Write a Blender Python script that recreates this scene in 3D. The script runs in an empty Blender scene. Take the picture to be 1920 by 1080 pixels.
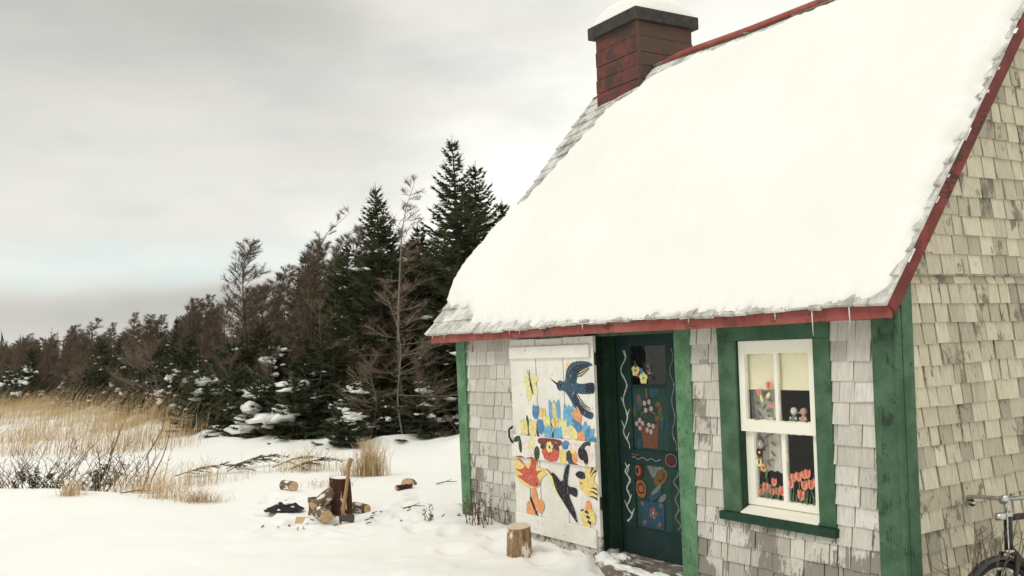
import bpy, bmesh, math, random
from mathutils import Vector, Matrix, Euler, noise
R = math.radians
scene = bpy.context.scene
col = scene.collection
rnd = random.Random(11)

# ------------------------------------------------------------------ camera
cam_d = bpy.data.cameras.new("camera"); cam = bpy.data.objects.new("camera", cam_d); col.objects.link(cam)
scene.camera = cam
EYE = 1.6
s_ = 0.041; c_ = math.sqrt(1 - s_*s_)                       # the camera is rolled a little
cam.matrix_world = Matrix(((c_, s_, 0, 0), (0, 0, -1, 0), (-s_, c_, 0, EYE), (0, 0, 0, 1)))
cam_d.sensor_width = 36; cam_d.lens = 1825/1920*36
cam_d.shift_y = 112/1920
cam_d.clip_start = 0.05; cam_d.clip_end = 3000
cam_d.dof.use_dof = True; cam_d.dof.focus_distance = 8.0; cam_d.dof.aperture_fstop = 5.0

# ------------------------------------------------------------------ light, sky, exposure
SUN_DIR = Vector((-0.60, -0.36, 0.78)).normalized()         # towards the sun
sun_d = bpy.data.lights.new("sun", 'SUN'); sun = bpy.data.objects.new("sun", sun_d); col.objects.link(sun)
sun_d.energy = 0.95; sun_d.angle = R(20); sun_d.color = (1.0, 0.95, 0.87)
sun.rotation_euler = SUN_DIR.to_track_quat('Z', 'Y').to_euler()
scene.view_settings.view_transform = 'Standard'; scene.view_settings.look = 'None'
scene.view_settings.exposure = 0.13; scene.view_settings.gamma = 1.0

world = bpy.data.worlds.new("World"); scene.world = world; world.use_nodes = True
def world_nodes():
    nt = world.node_tree; nt.nodes.clear(); N = nt.nodes.new; L = nt.links.new
    out = N('ShaderNodeOutputWorld'); bg = N('ShaderNodeBackground'); bg.inputs['Strength'].default_value = 0.1
    sky = N('ShaderNodeTexSky'); sky.sky_type = 'NISHITA'; sky.sun_disc = False
    sky.sun_elevation = math.asin(SUN_DIR.z); sky.sun_rotation = math.atan2(SUN_DIR.x, SUN_DIR.y)
    tc = N('ShaderNodeTexCoord'); sep = N('ShaderNodeSeparateXYZ'); L(tc.outputs['Generated'], sep.inputs[0])
    def mth(op, a, b=None, clamp=False):
        n = N('ShaderNodeMath'); n.operation = op; n.use_clamp = clamp
        for i, q in enumerate((a, b)):
            if q is None: continue
            if isinstance(q, (int, float)): n.inputs[i].default_value = q
            else: L(q, n.inputs[i])
        return n.outputs[0]
    X, Y, Z = sep.outputs
    def nz(scale, sx, sz, detail, off, rough=.55):
        cmb = N('ShaderNodeCombineXYZ')
        L(mth('ADD', mth('MULTIPLY', X, sx), off), cmb.inputs[0]); L(mth('MULTIPLY', Y, sx), cmb.inputs[1]); L(mth('MULTIPLY', Z, sz), cmb.inputs[2])
        n = N('ShaderNodeTexNoise'); n.inputs['Scale'].default_value = scale; n.inputs['Detail'].default_value = detail
        n.inputs['Roughness'].default_value = rough
        L(cmb.outputs[0], n.inputs['Vector']); return n.outputs['Fac']
    n1 = nz(1.0, 2.2, 9.0, 5, 3.1, .5)        # long flat cloud banks
    n2 = nz(1.0, 2.6, 5.0, 6, 8.4, .52)       # bigger billows
    n3 = nz(1.0, 9.0, 26.0, 4, 1.7, .5)       # fine wisps
    # elevation distorted by the billows, tilted a little so that the banks do not run level
    el = mth('ADD', Z, mth('MULTIPLY', mth('SUBTRACT', n2, .5), .075))
    el = mth('ADD', el, mth('MULTIPLY', mth('SUBTRACT', n1, .5), .035))
    el = mth('ADD', el, mth('MULTIPLY', mth('SUBTRACT', n3, .5), .014))
    rp = N('ShaderNodeValToRGB'); L(el, rp.inputs[0]); cr = rp.color_ramp; cr.interpolation = 'B_SPLINE'
    stops = [(0.0, .72), (.020, .70), (.042, .58), (.064, .60), (.082, .88), (.100, .90), (.120, .80), (.18, .81), (.24, .76), (.30, .62), (.38, .56), (.55, .74), (1.0, 1.0)]
    while len(cr.elements) < len(stops): cr.elements.new(.5)
    for e_, (p, v) in zip(cr.elements, stops):
        e_.position = p; e_.color = (v, v*.992, v*.915, 1)
    # brighter cloud mass towards the house side
    d1 = mth('ADD', mth('MULTIPLY', X, 1.0), mth('MULTIPLY', mth('SUBTRACT', n2, .5), 1.0))
    d1 = mth('SUBTRACT', d1, mth('MULTIPLY', Z, .5))
    mr = N('ShaderNodeMapRange'); mr.interpolation_type = 'SMOOTHSTEP'; L(d1, mr.inputs['Value'])
    mr.inputs['From Min'].default_value = -.45; mr.inputs['From Max'].default_value = .06
    mr.inputs['To Min'].default_value = .80; mr.inputs['To Max'].default_value = 1.26
    wis = N('ShaderNodeMapRange'); L(n1, wis.inputs['Value']); wis.inputs['From Min'].default_value = .3; wis.inputs['From Max'].default_value = .7
    wis.inputs['To Min'].default_value = .90; wis.inputs['To Max'].default_value = 1.10
    g = mth('MULTIPLY', mr.outputs[0], wis.outputs[0])
    g = mth('MULTIPLY', g, 11.5)
    vm = N('ShaderNodeVectorMath'); vm.operation = 'SCALE'; L(rp.outputs[0], vm.inputs[0]); L(g, vm.inputs['Scale'])
    # a thin blue gap between the banks
    gap = N('ShaderNodeMapRange'); L(n3, gap.inputs['Value']); gap.inputs['From Min'].default_value = .5; gap.inputs['From Max'].default_value = .75
    gap.inputs['To Min'].default_value = .03; gap.inputs['To Max'].default_value = .16
    mix = N('ShaderNodeMix'); mix.data_type = 'RGBA'
    L(gap.outputs[0], mix.inputs['Factor']); L(vm.outputs[0], mix.inputs['A']); L(sky.outputs[0], mix.inputs['B'])
    def band(v, a, b, c, d):
        m1 = N('ShaderNodeMapRange'); m1.interpolation_type = 'SMOOTHSTEP'; L(v, m1.inputs['Value']); m1.inputs['From Min'].default_value = a; m1.inputs['From Max'].default_value = b
        m2 = N('ShaderNodeMapRange'); m2.interpolation_type = 'SMOOTHSTEP'; L(v, m2.inputs['Value']); m2.inputs['From Min'].default_value = c; m2.inputs['From Max'].default_value = d
        return mth('MULTIPLY', m1.outputs[0], mth('SUBTRACT', 1.0, m2.outputs[0]))
    bf = mth('MULTIPLY', band(el, .066, .084, .104, .132), band(X, -.9, -.5, -.32, -.05))
    bf = mth('MULTIPLY', mth('MULTIPLY', bf, n3), .8, True)
    mx2 = N('ShaderNodeMix'); mx2.data_type = 'RGBA'; L(bf, mx2.inputs['Factor']); L(mix.outputs['Result'], mx2.inputs['A']); mx2.inputs['B'].default_value = (6.2, 7.6, 7.7, 1)
    mix = mx2
    L(mix.outputs['Result'], bg.inputs['Color']); L(bg.outputs[0], out.inputs[0])
world_nodes()

# ------------------------------------------------------------------ materials
def nodes_of(name):
    m = bpy.data.materials.new(name); m.use_nodes = True; nt = m.node_tree
    return m, nt, nt.nodes['Principled BSDF'], nt.nodes.new, nt.links.new
def rgb(c): return (c[0], c[1], c[2], 1)
def ramp(N, L, src, stops):
    r = N('ShaderNodeValToRGB'); L(src, r.inputs[0]); cr = r.color_ramp
    while len(cr.elements) < len(stops): cr.elements.new(.5)
    for e_, (p, c) in zip(cr.elements, stops): e_.position = p; e_.color = rgb(c) if isinstance(c, tuple) else (c, c, c, 1)
    return r.outputs[0]
def noise_tex(N, L, scale=(1, 1, 1), detail=4, rough=.6, off=(0, 0, 0), coord='Object'):
    tc = N('ShaderNodeTexCoord'); mp = N('ShaderNodeMapping'); L(tc.outputs[coord], mp.inputs[0])
    mp.inputs['Scale'].default_value = scale; mp.inputs['Location'].default_value = off
    n = N('ShaderNodeTexNoise'); n.inputs['Scale'].default_value = 1; n.inputs['Detail'].default_value = detail; n.inputs['Roughness'].default_value = rough
    L(mp.outputs[0], n.inputs[0]); return n.outputs['Fac']
def mixc(N, L, fac, a, b, mode='MIX'):
    m = N('ShaderNodeMix'); m.data_type = 'RGBA'; m.blend_type = mode
    for i, q in (('Factor', fac), ('A', a), ('B', b)):
        if isinstance(q, tuple): m.inputs[i].default_value = rgb(q)
        elif isinstance(q, (int, float)): m.inputs[i].default_value = q
        else: L(q, m.inputs[i])
    return m.outputs['Result']
def bump(N, L, P, h, strength=.4, dist=.01):
    b = N('ShaderNodeBump'); b.inputs['Strength'].default_value = strength; b.inputs['Distance'].default_value = dist
    L(h, b.inputs['Height']); L(b.outputs[0], P.inputs['Normal'])
def paint(name, base, light, wear, axis='z', wear_at=.62, sc=1.0, rough=.75, streak=.5, wear_scale=16):
    """old paint on timber: two tones of paint in patches, bare or dirty wood where it has worn, grain along one axis"""
    m, nt, P, N, L = nodes_of(name)
    g = {'x': (5, 90, 90), 'z': (90, 90, 5), 'y': (90, 5, 90)}[axis]
    n1 = noise_tex(N, L, (5*sc,)*3, 5, .65); n2 = noise_tex(N, L, g, 4, .7, (3, 1, 2)); n3 = noise_tex(N, L, (wear_scale*sc,)*3, 6, .72, (7, 2, 5))
    c = mixc(N, L, ramp(N, L, n1, [(.40, 0.0), (.62, 1.0)]), base, light)
    w = N('ShaderNodeMath'); w.operation = 'MULTIPLY_ADD'; L(n2, w.inputs[0]); w.inputs[1].default_value = streak; L(n3, w.inputs[2])
    f = ramp(N, L, w.outputs[0], [(wear_at + streak*.5 - .04, 0.0), (wear_at + streak*.5 + .05, 1.0)])
    c = mixc(N, L, f, c, wear)
    L(c, P.inputs['Base Color']); P.inputs['Roughness'].default_value = rough; P.inputs['Specular IOR Level'].default_value = .25
    bump(N, L, P, w.outputs[0], .35, .004)
    return m
def plain(name, base, rough=.7, var=.25, scale=30, metal=0, spec=.3):
    m, nt, P, N, L = nodes_of(name)
    n = noise_tex(N, L, (scale,)*3, 4, .65)
    d = tuple(x*(1-var) for x in base); l = tuple(min(1, x*(1+var)) for x in base)
    L(ramp(N, L, n, [(.3, d), (.7, l)]), P.inputs['Base Color']); P.inputs['Roughness'].default_value = rough
    P.inputs['Metallic'].default_value = metal; P.inputs['Specular IOR Level'].default_value = spec
    if metal < .5: bump(N, L, P, n, .2, .003)
    return m
def shingle_mat(name, tones, dark, dark_at=.60, streak=(70, 70, 5), stain=(2.4, 2.4, 2.0), snow=None, foot_dark=0):
    m, nt, P, N, L = nodes_of(name)
    geo = N('ShaderNodeNewGeometry')
    c = ramp(N, L, geo.outputs['Random Per Island'], [(i/(len(tones)-1), t) for i, t in enumerate(tones)])
    # every shingle gets its own piece of grain: shift the noise by its random number
    tc = N('ShaderNodeTexCoord'); ml = N('ShaderNodeVectorMath'); ml.operation = 'SCALE'
    cmb = N('ShaderNodeCombineXYZ')
    for i in range(3): L(geo.outputs['Random Per Island'], cmb.inputs[i])
    L(cmb.outputs[0], ml.inputs[0]); ml.inputs['Scale'].default_value = 37.0
    ad = N('ShaderNodeVectorMath'); ad.operation = 'ADD'; L(tc.outputs['Object'], ad.inputs[0]); L(ml.outputs[0], ad.inputs[1])
    mp = N('ShaderNodeMapping'); L(ad.outputs[0], mp.inputs[0]); mp.inputs['Scale'].default_value = streak
    n = N('ShaderNodeTexNoise'); n.inputs['Scale'].default_value = 1; n.inputs['Detail'].default_value = 5; n.inputs['Roughness'].default_value = .7; L(mp.outputs[0], n.inputs[0])
    grain = n.outputs['Fac']
    c = mixc(N, L, ramp(N, L, grain, [(.30, .72), (.70, 1.06)]), (0, 0, 0), c)
    st = noise_tex(N, L, stain, 5, .65, (4, 9, 2))
    a = N('ShaderNodeMath'); a.operation = 'MULTIPLY_ADD'; L(grain, a.inputs[0]); a.inputs[1].default_value = .55; L(st, a.inputs[2])
    b = N('ShaderNodeMath'); b.operation = 'MULTIPLY_ADD'; L(geo.outputs['Random Per Island'], b.inputs[0]); b.inputs[1].default_value = .16; L(a.outputs[0], b.inputs[2])
    if foot_dark:                                     # the dark tone spreads wider towards the foot of the wall
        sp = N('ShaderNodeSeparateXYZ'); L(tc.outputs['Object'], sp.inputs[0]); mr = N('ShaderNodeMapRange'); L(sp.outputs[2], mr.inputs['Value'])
        mr.inputs['From Min'].default_value = .62; mr.inputs['From Max'].default_value = .05; mr.inputs['To Min'].default_value = 0; mr.inputs['To Max'].default_value = foot_dark
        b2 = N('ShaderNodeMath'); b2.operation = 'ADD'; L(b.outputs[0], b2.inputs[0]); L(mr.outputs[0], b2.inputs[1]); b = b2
    f = ramp(N, L, b.outputs[0], [(dark_at+.28, 0.0), (dark_at+.42, .85)])
    c = mixc(N, L, f, c, dark)
    if snow is not None:
        sn = noise_tex(N, L, (5, 5, 5), 6, .7, (1, 6, 3))
        sg = N('ShaderNodeMath'); sg.operation = 'MULTIPLY_ADD'; L(grain, sg.inputs[0]); sg.inputs[1].default_value = .5; L(sn, sg.inputs[2])
        c = mixc(N, L, ramp(N, L, sg.outputs[0], [(snow+.16, .92), (snow+.40, 0.0)]), c, (.82, .81, .77))
    L(c, P.inputs['Base Color']); P.inputs['Roughness'].default_value = .85; P.inputs['Specular IOR Level'].default_value = .15
    bump(N, L, P, grain, .5, .004)
    return m
def snow_mat(name, tint=(.85, .845, .805)):
    m, nt, P, N, L = nodes_of(name)
    n = noise_tex(N, L, (9,)*3, 6, .6); n2 = noise_tex(N, L, (.8,)*3, 4, .6, (3, 3, 3))
    c = mixc(N, L, ramp(N, L, n2, [(.35, 0.0), (.7, 1.0)]), tint, tuple(x*.965 for x in tint))
    L(c, P.inputs['Base Color']); P.inputs['Roughness'].default_value = .8; P.inputs['Specular IOR Level'].default_value = .12
    bump(N, L, P, n, .25, .02)
    return m
def bark_mat(name, a, b, patch=None, patch_at=.55, scale=(30, 30, 8)):
    m, nt, P, N, L = nodes_of(name)
    n = noise_tex(N, L, scale, 6, .7)
    c = ramp(N, L, n, [(.35, a), (.65, b)])
    if patch:
        n2 = noise_tex(N, L, (scale[0]*.6, scale[1]*.6, scale[2]*.9), 5, .65, (5, 1, 8))
        c = mixc(N, L, ramp(N, L, n2, [(patch_at, 0.0), (patch_at+.05, 1.0)]), c, patch)
    L(c, P.inputs['Base Color']); P.inputs['Roughness'].default_value = .9; P.inputs['Specular IOR Level'].default_value = .1
    bump(N, L, P, n, .7, .01)
    return m
def leaf_mat(name, tones, rough=.7):
    m, nt, P, N, L = nodes_of(name)
    geo = N('ShaderNodeNewGeometry')
    L(ramp(N, L, geo.outputs['Random Per Island'], [(i/(len(tones)-1), t) for i, t in enumerate(tones)]), P.inputs['Base Color'])
    P.inputs['Roughness'].default_value = rough; P.inputs['Specular IOR Level'].default_value = .15
    return m
def glass_mat(name):
    m, nt, P, N, L = nodes_of(name); nt.nodes.remove(P)
    t = N('ShaderNodeBsdfTransparent'); t.inputs[0].default_value = (.97, .975, .965, 1)
    g = N('ShaderNodeBsdfGlossy'); g.inputs['Roughness'].default_value = .03
    fr = N('ShaderNodeFresnel'); fr.inputs[0].default_value = 1.45
    ge = N('ShaderNodeNewGeometry'); k = N('ShaderNodeMath'); k.operation = 'SUBTRACT'; k.inputs[0].default_value = 1.0; L(ge.outputs['Backfacing'], k.inputs[1])   # one reflection per pane, at its front face
    k2 = N('ShaderNodeMath'); k2.operation = 'MULTIPLY'; L(fr.outputs[0], k2.inputs[0]); L(k.outputs[0], k2.inputs[1])
    mx = N('ShaderNodeMixShader'); L(k2.outputs[0], mx.inputs[0]); L(t.outputs[0], mx.inputs[1]); L(g.outputs[0], mx.inputs[2])
    L(mx.outputs[0], nt.nodes['Material Output'].inputs[0])
    return m

M = {}
M['snow'] = snow_mat('snow', (.86, .855, .822))
M['shingle_front'] = shingle_mat('shingle_front', [(.46, .43, .38), (.60, .57, .51), (.70, .675, .61), (.54, .51, .455), (.74, .72, .66), (.64, .61, .55)], (.20, .18, .15), .695, foot_dark=.17)
M['shingle_gable'] = shingle_mat('shingle_gable', [(.58, .525, .395), (.66, .605, .465), (.42, .38, .29), (.71, .65, .505), (.49, .445, .335), (.63, .575, .44), (.38, .345, .27)], (.15, .138, .105), .685, stain=(5, 5, 4))
M['shingle_roof'] = shingle_mat('shingle_roof', [(.30, .295, .27), (.38, .37, .34), (.44, .43, .39), (.34, .33, .30)], (.14, .135, .12), .72, streak=(70, 6, 6), snow=.47)
M['sheath'] = plain('sheath', (.10, .09, .07), .9)
M['room'] = plain('room', (.20, .195, .20), .9, .1)
M['floor_in'] = plain('floor_in', (.10, .08, .06), .8)
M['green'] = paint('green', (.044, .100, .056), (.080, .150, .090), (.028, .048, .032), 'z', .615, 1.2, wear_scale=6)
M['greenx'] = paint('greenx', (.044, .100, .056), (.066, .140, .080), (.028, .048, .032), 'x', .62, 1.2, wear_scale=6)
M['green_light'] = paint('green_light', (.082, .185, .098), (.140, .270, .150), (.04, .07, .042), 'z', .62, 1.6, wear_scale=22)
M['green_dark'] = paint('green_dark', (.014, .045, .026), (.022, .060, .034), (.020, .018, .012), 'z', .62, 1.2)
M['door_dark'] = paint('door_dark', (.013, .034, .030), (.019, .046, .040), (.030, .045, .042), 'z', .70, 1.5)
M['door_darkx'] = paint('door_darkx', (.011, .029, .029), (.016, .039, .036), (.030, .045, .042), 'x', .70, 1.5)
M['door_panel'] = paint('door_panel', (.017, .046, .037), (.025, .060, .047), (.035, .05, .045), 'z', .68, 1.5)
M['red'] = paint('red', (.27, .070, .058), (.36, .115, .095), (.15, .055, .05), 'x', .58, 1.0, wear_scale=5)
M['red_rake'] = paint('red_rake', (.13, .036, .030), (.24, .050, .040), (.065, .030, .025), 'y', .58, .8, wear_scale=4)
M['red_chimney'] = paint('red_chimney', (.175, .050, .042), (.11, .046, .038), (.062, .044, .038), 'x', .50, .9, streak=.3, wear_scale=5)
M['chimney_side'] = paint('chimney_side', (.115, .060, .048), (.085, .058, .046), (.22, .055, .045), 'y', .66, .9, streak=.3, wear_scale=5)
M['dark_cap'] = plain('dark_cap', (.042, .036, .032), .7, .4, 14)
M['white_door'] = paint('white_door', (.80, .785, .72), (.72, .70, .64), (.30, .27, .23), 'z', .66, 1.2, wear_scale=26, streak=.45)
M['white_batten'] = paint('white_batten', (.80, .785, .72), (.73, .71, .65), (.30, .27, .23), 'x', .66, 1.2, wear_scale=30, streak=.45)
M['white_low'] = paint('white_low', (.60, .58, .52), (.50, .48, .43), (.12, .105, .09), 'z', .54, 1.2, wear_scale=12, streak=.6)
M['cream'] = paint('cream', (.86, .835, .72), (.88, .86, .76), (.30, .26, .19), 'x', .76, 1.2, wear_scale=45, streak=.3)
M['blind'] = plain('blind', (.90, .84, .62), .8, .06, 6)
M['curtain'] = plain('curtain', (.72, .68, .64), .9, .1, 40)
M['curtain_print'] = plain('curtain_print', (.20, .195, .15), .9)
M['glass'] = glass_mat('glass')
M['china'] = plain('china', (.75, .72, .66), .3, .05)
M['china_pink'] = plain('china_pink', (.62, .36, .26), .4, .2)
M['china_green'] = plain('china_green', (.16, .22, .15), .4, .2)
M['iron'] = plain('iron', (.02, .018, .017), .6, .3)
M['black_enamel'] = plain('black_enamel', (.010, .010, .011), .3, .2, 20, 0, .5)
M['rubber'] = plain('rubber', (.016, .016, .016), .85)
M['chrome'] = plain('chrome', (.52, .52, .51), .32, .2, 60, 1.0)
M['saddle'] = plain('saddle', (.03, .02, .015), .5)
M['axe_handle'] = bark_mat('axe_handle', (.30, .18, .09), (.42, .27, .15), scale=(60, 60, 6))
M['axe_steel'] = plain('axe_steel', (.085, .070, .060), .6, .4, 40, .3)
M['bark_red'] = bark_mat('bark_red', (.040, .018, .013), (.090, .042, .030), (.72, .69, .64), .615, (30, 30, 9))
M['bark_log'] = bark_mat('bark_log', (.11, .075, .045), (.23, .17, .11), (.80, .78, .73), .54, (24, 24, 11))
M['bark_stump'] = bark_mat('bark_stump', (.10, .055, .03), (.42, .27, .15), (.76, .70, .62), .56, (26, 26, 6))
M['cut_wood'] = plain('cut_wood', (.55, .37, .21), .8, .22, 24)
M['cut_wood_pale'] = plain('cut_wood_pale', (.66, .55, .41), .8, .15, 30)
M['black_sheet'] = plain('black_sheet', (.006, .008, .008), .75, .3, 12, 0, .5)
M['trunk'] = bark_mat('trunk', (.050, .038, .030), (.10, .082, .066), scale=(12, 12, 3))
M['trunk_pale'] = bark_mat('trunk_pale', (.16, .135, .115), (.27, .235, .20), scale=(16, 16, 3))
M['twig'] = leaf_mat('twig', [(.105, .076, .054), (.145, .106, .076), (.180, .135, .095), (.125, .094, .070)])
M['twig_tan'] = leaf_mat('twig_tan', [(.19, .145, .105), (.24, .185, .130), (.15, .115, .085)])
M['twig_dark'] = leaf_mat('twig_dark', [(.105, .058, .033), (.15, .088, .052), (.12, .074, .045)])
M['needles'] = leaf_mat('needles', [(.044, .056, .028), (.064, .080, .038), (.092, .110, .054), (.115, .126, .068), (.050, .064, .032)])
M['needles_light'] = leaf_mat('needles_light', [(.046, .060, .030), (.072, .088, .044), (.110, .116, .066), (.055, .070, .038)])
M['broad_leaf'] = leaf_mat('broad_leaf', [(.030, .048, .030), (.045, .066, .042), (.06, .07, .05)])
M['grass'] = leaf_mat('grass', [(.46, .32, .16), (.58, .43, .24), (.66, .52, .32), (.36, .24, .12), (.60, .46, .28)], .8)
M['ice'] = plain('ice', (.74, .74, .73), .2, .05)
M['step_wood'] = paint('step_wood', (.12, .10, .08), (.20, .17, .14), (.72, .70, .65), 'x', .56, 1.0, wear_scale=10)
def pc(name, c, v=.18):
    c = tuple(x*.9+.07*max(c) for x in c); l = tuple(min(.85, x*1.35+.03*max(c)) for x in c); w_ = (.62, .60, .55) if max(c) > .12 or name in ('p_navy', 'p_ink', 'p_leaf') else (.03, .05, .045)
    M[name] = paint(name, c, l, w_, 'z', .665, 7.0, .8, .6, 8)
pc('p_blue', (.055, .19, .36)); pc('p_navy', (.035, .075, .125)); pc('p_ink', (.022, .022, .030)); pc('p_yellow', (.72, .50, .15)); pc('p_pale', (.70, .60, .24))
pc('p_orange', (.68, .26, .085)); pc('p_red', (.48, .065, .035)); pc('p_maroon', (.20, .035, .028)); pc('p_leaf', (.045, .062, .040)); pc('p_pink', (.74, .56, .51))
pc('p_sky', (.10, .33, .52)); pc('p_chalk', (.42, .46, .40)); pc('p_dwhite', (.30, .26, .255)); pc('p_terra', (.118, .048, .026)); pc('p_dblue', (.016, .055, .095)); pc('p_dgold', (.115, .066, .022))
pc('p_dred', (.065, .010, .010)); pc('p_dorange', (.20, .075, .028)); pc('p_glassgreen', (.10, .16, .09)); pc('p_salmon', (.62, .20, .11)); pc('p_dleaf', (.05, .07, .03)); pc('p_chalk2', (.115, .135, .125))

# ------------------------------------------------------------------ mesh helpers
class MB:
    def __init__(s): s.v = []; s.f = []; s.mi = []; s.mats = []; s.cur = 0
    def use(s, mat):
        if mat not in s.mats: s.mats.append(mat)
        s.cur = s.mats.index(mat); return s
    def face(s, *idx): s.f.append(idx); s.mi.append(s.cur)
    def add(s, pts):
        b = len(s.v); s.v.extend([tuple(p) for p in pts]); return b
    def poly(s, pts): b = s.add(pts); s.face(*range(b, b+len(pts)))
    def box(s, x0, x1, y0, y1, z0, z1):
        b = s.add([(x0,y0,z0),(x1,y0,z0),(x1,y1,z0),(x0,y1,z0),(x0,y0,z1),(x1,y0,z1),(x1,y1,z1),(x0,y1,z1)])
        for q in ((3,2,1,0),(4,5,6,7),(0,1,5,4),(1,2,6,5),(2,3,7,6),(3,0,4,7)): s.face(*[b+i for i in q])
    def hexa(s, p):                              # eight corners, same order as box
        b = s.add(p)
        for q in ((3,2,1,0),(4,5,6,7),(0,1,5,4),(1,2,6,5),(2,3,7,6),(3,0,4,7)): s.face(*[b+i for i in q])
    def tube(s, pts, rad, n=6, cap=True):
        pts = [Vector(p) for p in pts]; k = len(pts)
        if not hasattr(rad, '__len__'): rad = [rad]*k
        d0 = (pts[1]-pts[0]).normalized(); a = Vector((0, 0, 1)) if abs(d0.z) < .9 else Vector((1, 0, 0))
        u = d0.cross(a).normalized(); base = len(s.v)
        for i, p in enumerate(pts):
            d = (pts[min(i+1, k-1)]-pts[max(i-1, 0)]).normalized()
            u = (u - d*u.dot(d)); u = u.normalized() if u.length > 1e-6 else d.orthogonal().normalized()
            w = d.cross(u)
            for j in range(n):
                t = 2*math.pi*j/n; s.v.append(tuple(p + (u*math.cos(t)+w*math.sin(t))*rad[i]))
        for i in range(k-1):
            for j in range(n):
                a0 = base+i*n+j; a1 = base+i*n+(j+1) % n; s.face(a0, a1, a1+n, a0+n)
        if cap:
            s.face(*[base+j for j in range(n)][::-1]); s.face(*[base+(k-1)*n+j for j in range(n)])
    def ribbon(s, pts, w0, w1, side):
        pts = [Vector(p) for p in pts]; k = len(pts); b = len(s.v); side = Vector(side)
        for i, p in enumerate(pts):
            w = w0+(w1-w0)*i/(k-1); s.v.append(tuple(p-side*w*.5)); s.v.append(tuple(p+side*w*.5))
        for i in range(k-1): s.face(b+2*i, b+2*i+1, b+2*i+3, b+2*i+2)
    def blob(s, c, r, seed=0, sub=2, rough=.18):
        bm = bmesh.new(); bmesh.ops.create_icosphere(bm, subdivisions=sub, radius=1)
        b = len(s.v)
        for v in bm.verts:
            k = 1+rough*noise.noise(v.co*1.7+Vector((seed*3.1, seed*1.3, seed)))*2
            s.v.append((c[0]+v.co.x*r[0]*k, c[1]+v.co.y*r[1]*k, c[2]+v.co.z*r[2]*k))
        for f in bm.faces: s.face(*[b+v.index for v in f.verts])
        bm.free()
    def build(s, name, parent=None, smooth=False, bevel=0, mats=None):
        me = bpy.data.meshes.new(name); me.from_pydata(s.v, [], s.f)
        for m in (mats or s.mats): me.materials.append(M[m] if isinstance(m, str) else m)
        if len(s.mats) > 1: me.polygons.foreach_set('material_index', s.mi)
        if smooth: me.polygons.foreach_set('use_smooth', [True]*len(me.polygons))
        me.update()
        o = bpy.data.objects.new(name, me); col.objects.link(o)
        if parent: o.parent = parent
        if bevel:
            b = o.modifiers.new('bevel', 'BEVEL'); b.width = bevel; b.segments = 2; b.limit_method = 'ANGLE'; b.angle_limit = R(40)
        return o
def mb(mat): return MB().use(mat)
def tag(o, label=None, cat=None, group=None, kind=None):
    if label: o['label'] = label
    if cat: o['category'] = cat
    if group: o['group'] = group
    if kind: o['kind'] = kind
    return o
def empty(name, loc=(0, 0, 0), rz=0):
    o = bpy.data.objects.new(name, None); o.empty_display_size = .2; o.location = loc; o.rotation_euler = (0, 0, rz); col.objects.link(o); return o
def copy_tree(o, parent=None):
    c = o.copy(); col.objects.link(c)
    if parent: c.parent = parent
    for ch in list(o.children): copy_tree(ch, c)
    return c
def smooth_loop(pts, n=5):
    k = len(pts); out = []
    for i in range(k):
        p0, p1, p2, p3 = pts[i-1], pts[i], pts[(i+1) % k], pts[(i+2) % k]
        for j in range(n):
            t = j/n
            out.append(tuple(.5*((2*p1[a])+(-p0[a]+p2[a])*t+(2*p0[a]-5*p1[a]+4*p2[a]-p3[a])*t*t+(-p0[a]+3*p1[a]-3*p2[a]+p3[a])*t**3) for a in range(2)))
    return out
def lerp_table(t, x):
    if x <= t[0][0]: return t[0][1]
    for (a, b), (c, d) in zip(t, t[1:]):
        if x <= c: return b+(d-b)*(x-a)/(c-a)
    return t[-1][1]
def sstep(a, b, x):
    t = max(0, min(1, (x-a)/(b-a))); return t*t*(3-2*t)

# ------------------------------------------------------------------ house frame (local x along the front, y into the house)
HC = Vector((1.978, 5.0, 0)); HE = Vector((.5337, -.8457, 0)).normalized(); HG = Vector((.8457, .5337, 0)).normalized()
HROT = math.atan2(HE.y, HE.x)
def to_local(p): d = Vector((p[0], p[1], 0))-HC; return d.dot(HE), d.dot(HG)
def to_world(x, y, z=0): p = HC+HE*x+HG*y; return Vector((p.x, p.y, z))

# ------------------------------------------------------------------ ground
EDGE = [(4.0, 15.6), (1.5, 16.4), (-1.2, 17.3), (-2.7, 17.9), (-4.6, 19.7), (-7.9, 23.8), (-14, 32), (-20, 39), (-34, 58)]   # edge of the wood
def edge_dist(x, y):
    """signed distance behind the edge of the wood"""
    best = 1e9; sg = -1
    for (a, b), (c, d) in zip(EDGE, EDGE[1:]):
        vx, vy = c-a, d-b; L2 = vx*vx+vy*vy; t = max(0, min(1, ((x-a)*vx+(y-b)*vy)/L2))
        qx, qy = a+vx*t, b+vy*t; dd = math.hypot(x-qx, y-qy)
        if dd < best: best = dd; sg = 1 if (vx*(y-b)-vy*(x-a)) < 0 else -1
    return best*sg
def nz(x, y, s, o=0): return noise.noise(Vector((x/s+o, y/s-o, o*.7)))
MARKS = {}
def mark(x, y, az, la, lb, dep, ring=0.0):
    R_ = max(la, lb)*2.4
    for i in range(math.floor((x-R_)*2), math.floor((x+R_)*2)+1):
        for j in range(math.floor((y-R_)*2), math.floor((y+R_)*2)+1): MARKS.setdefault((i, j), []).append((x, y, math.cos(az), math.sin(az), la, lb, dep, ring))
_r = random.Random(19)
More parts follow.
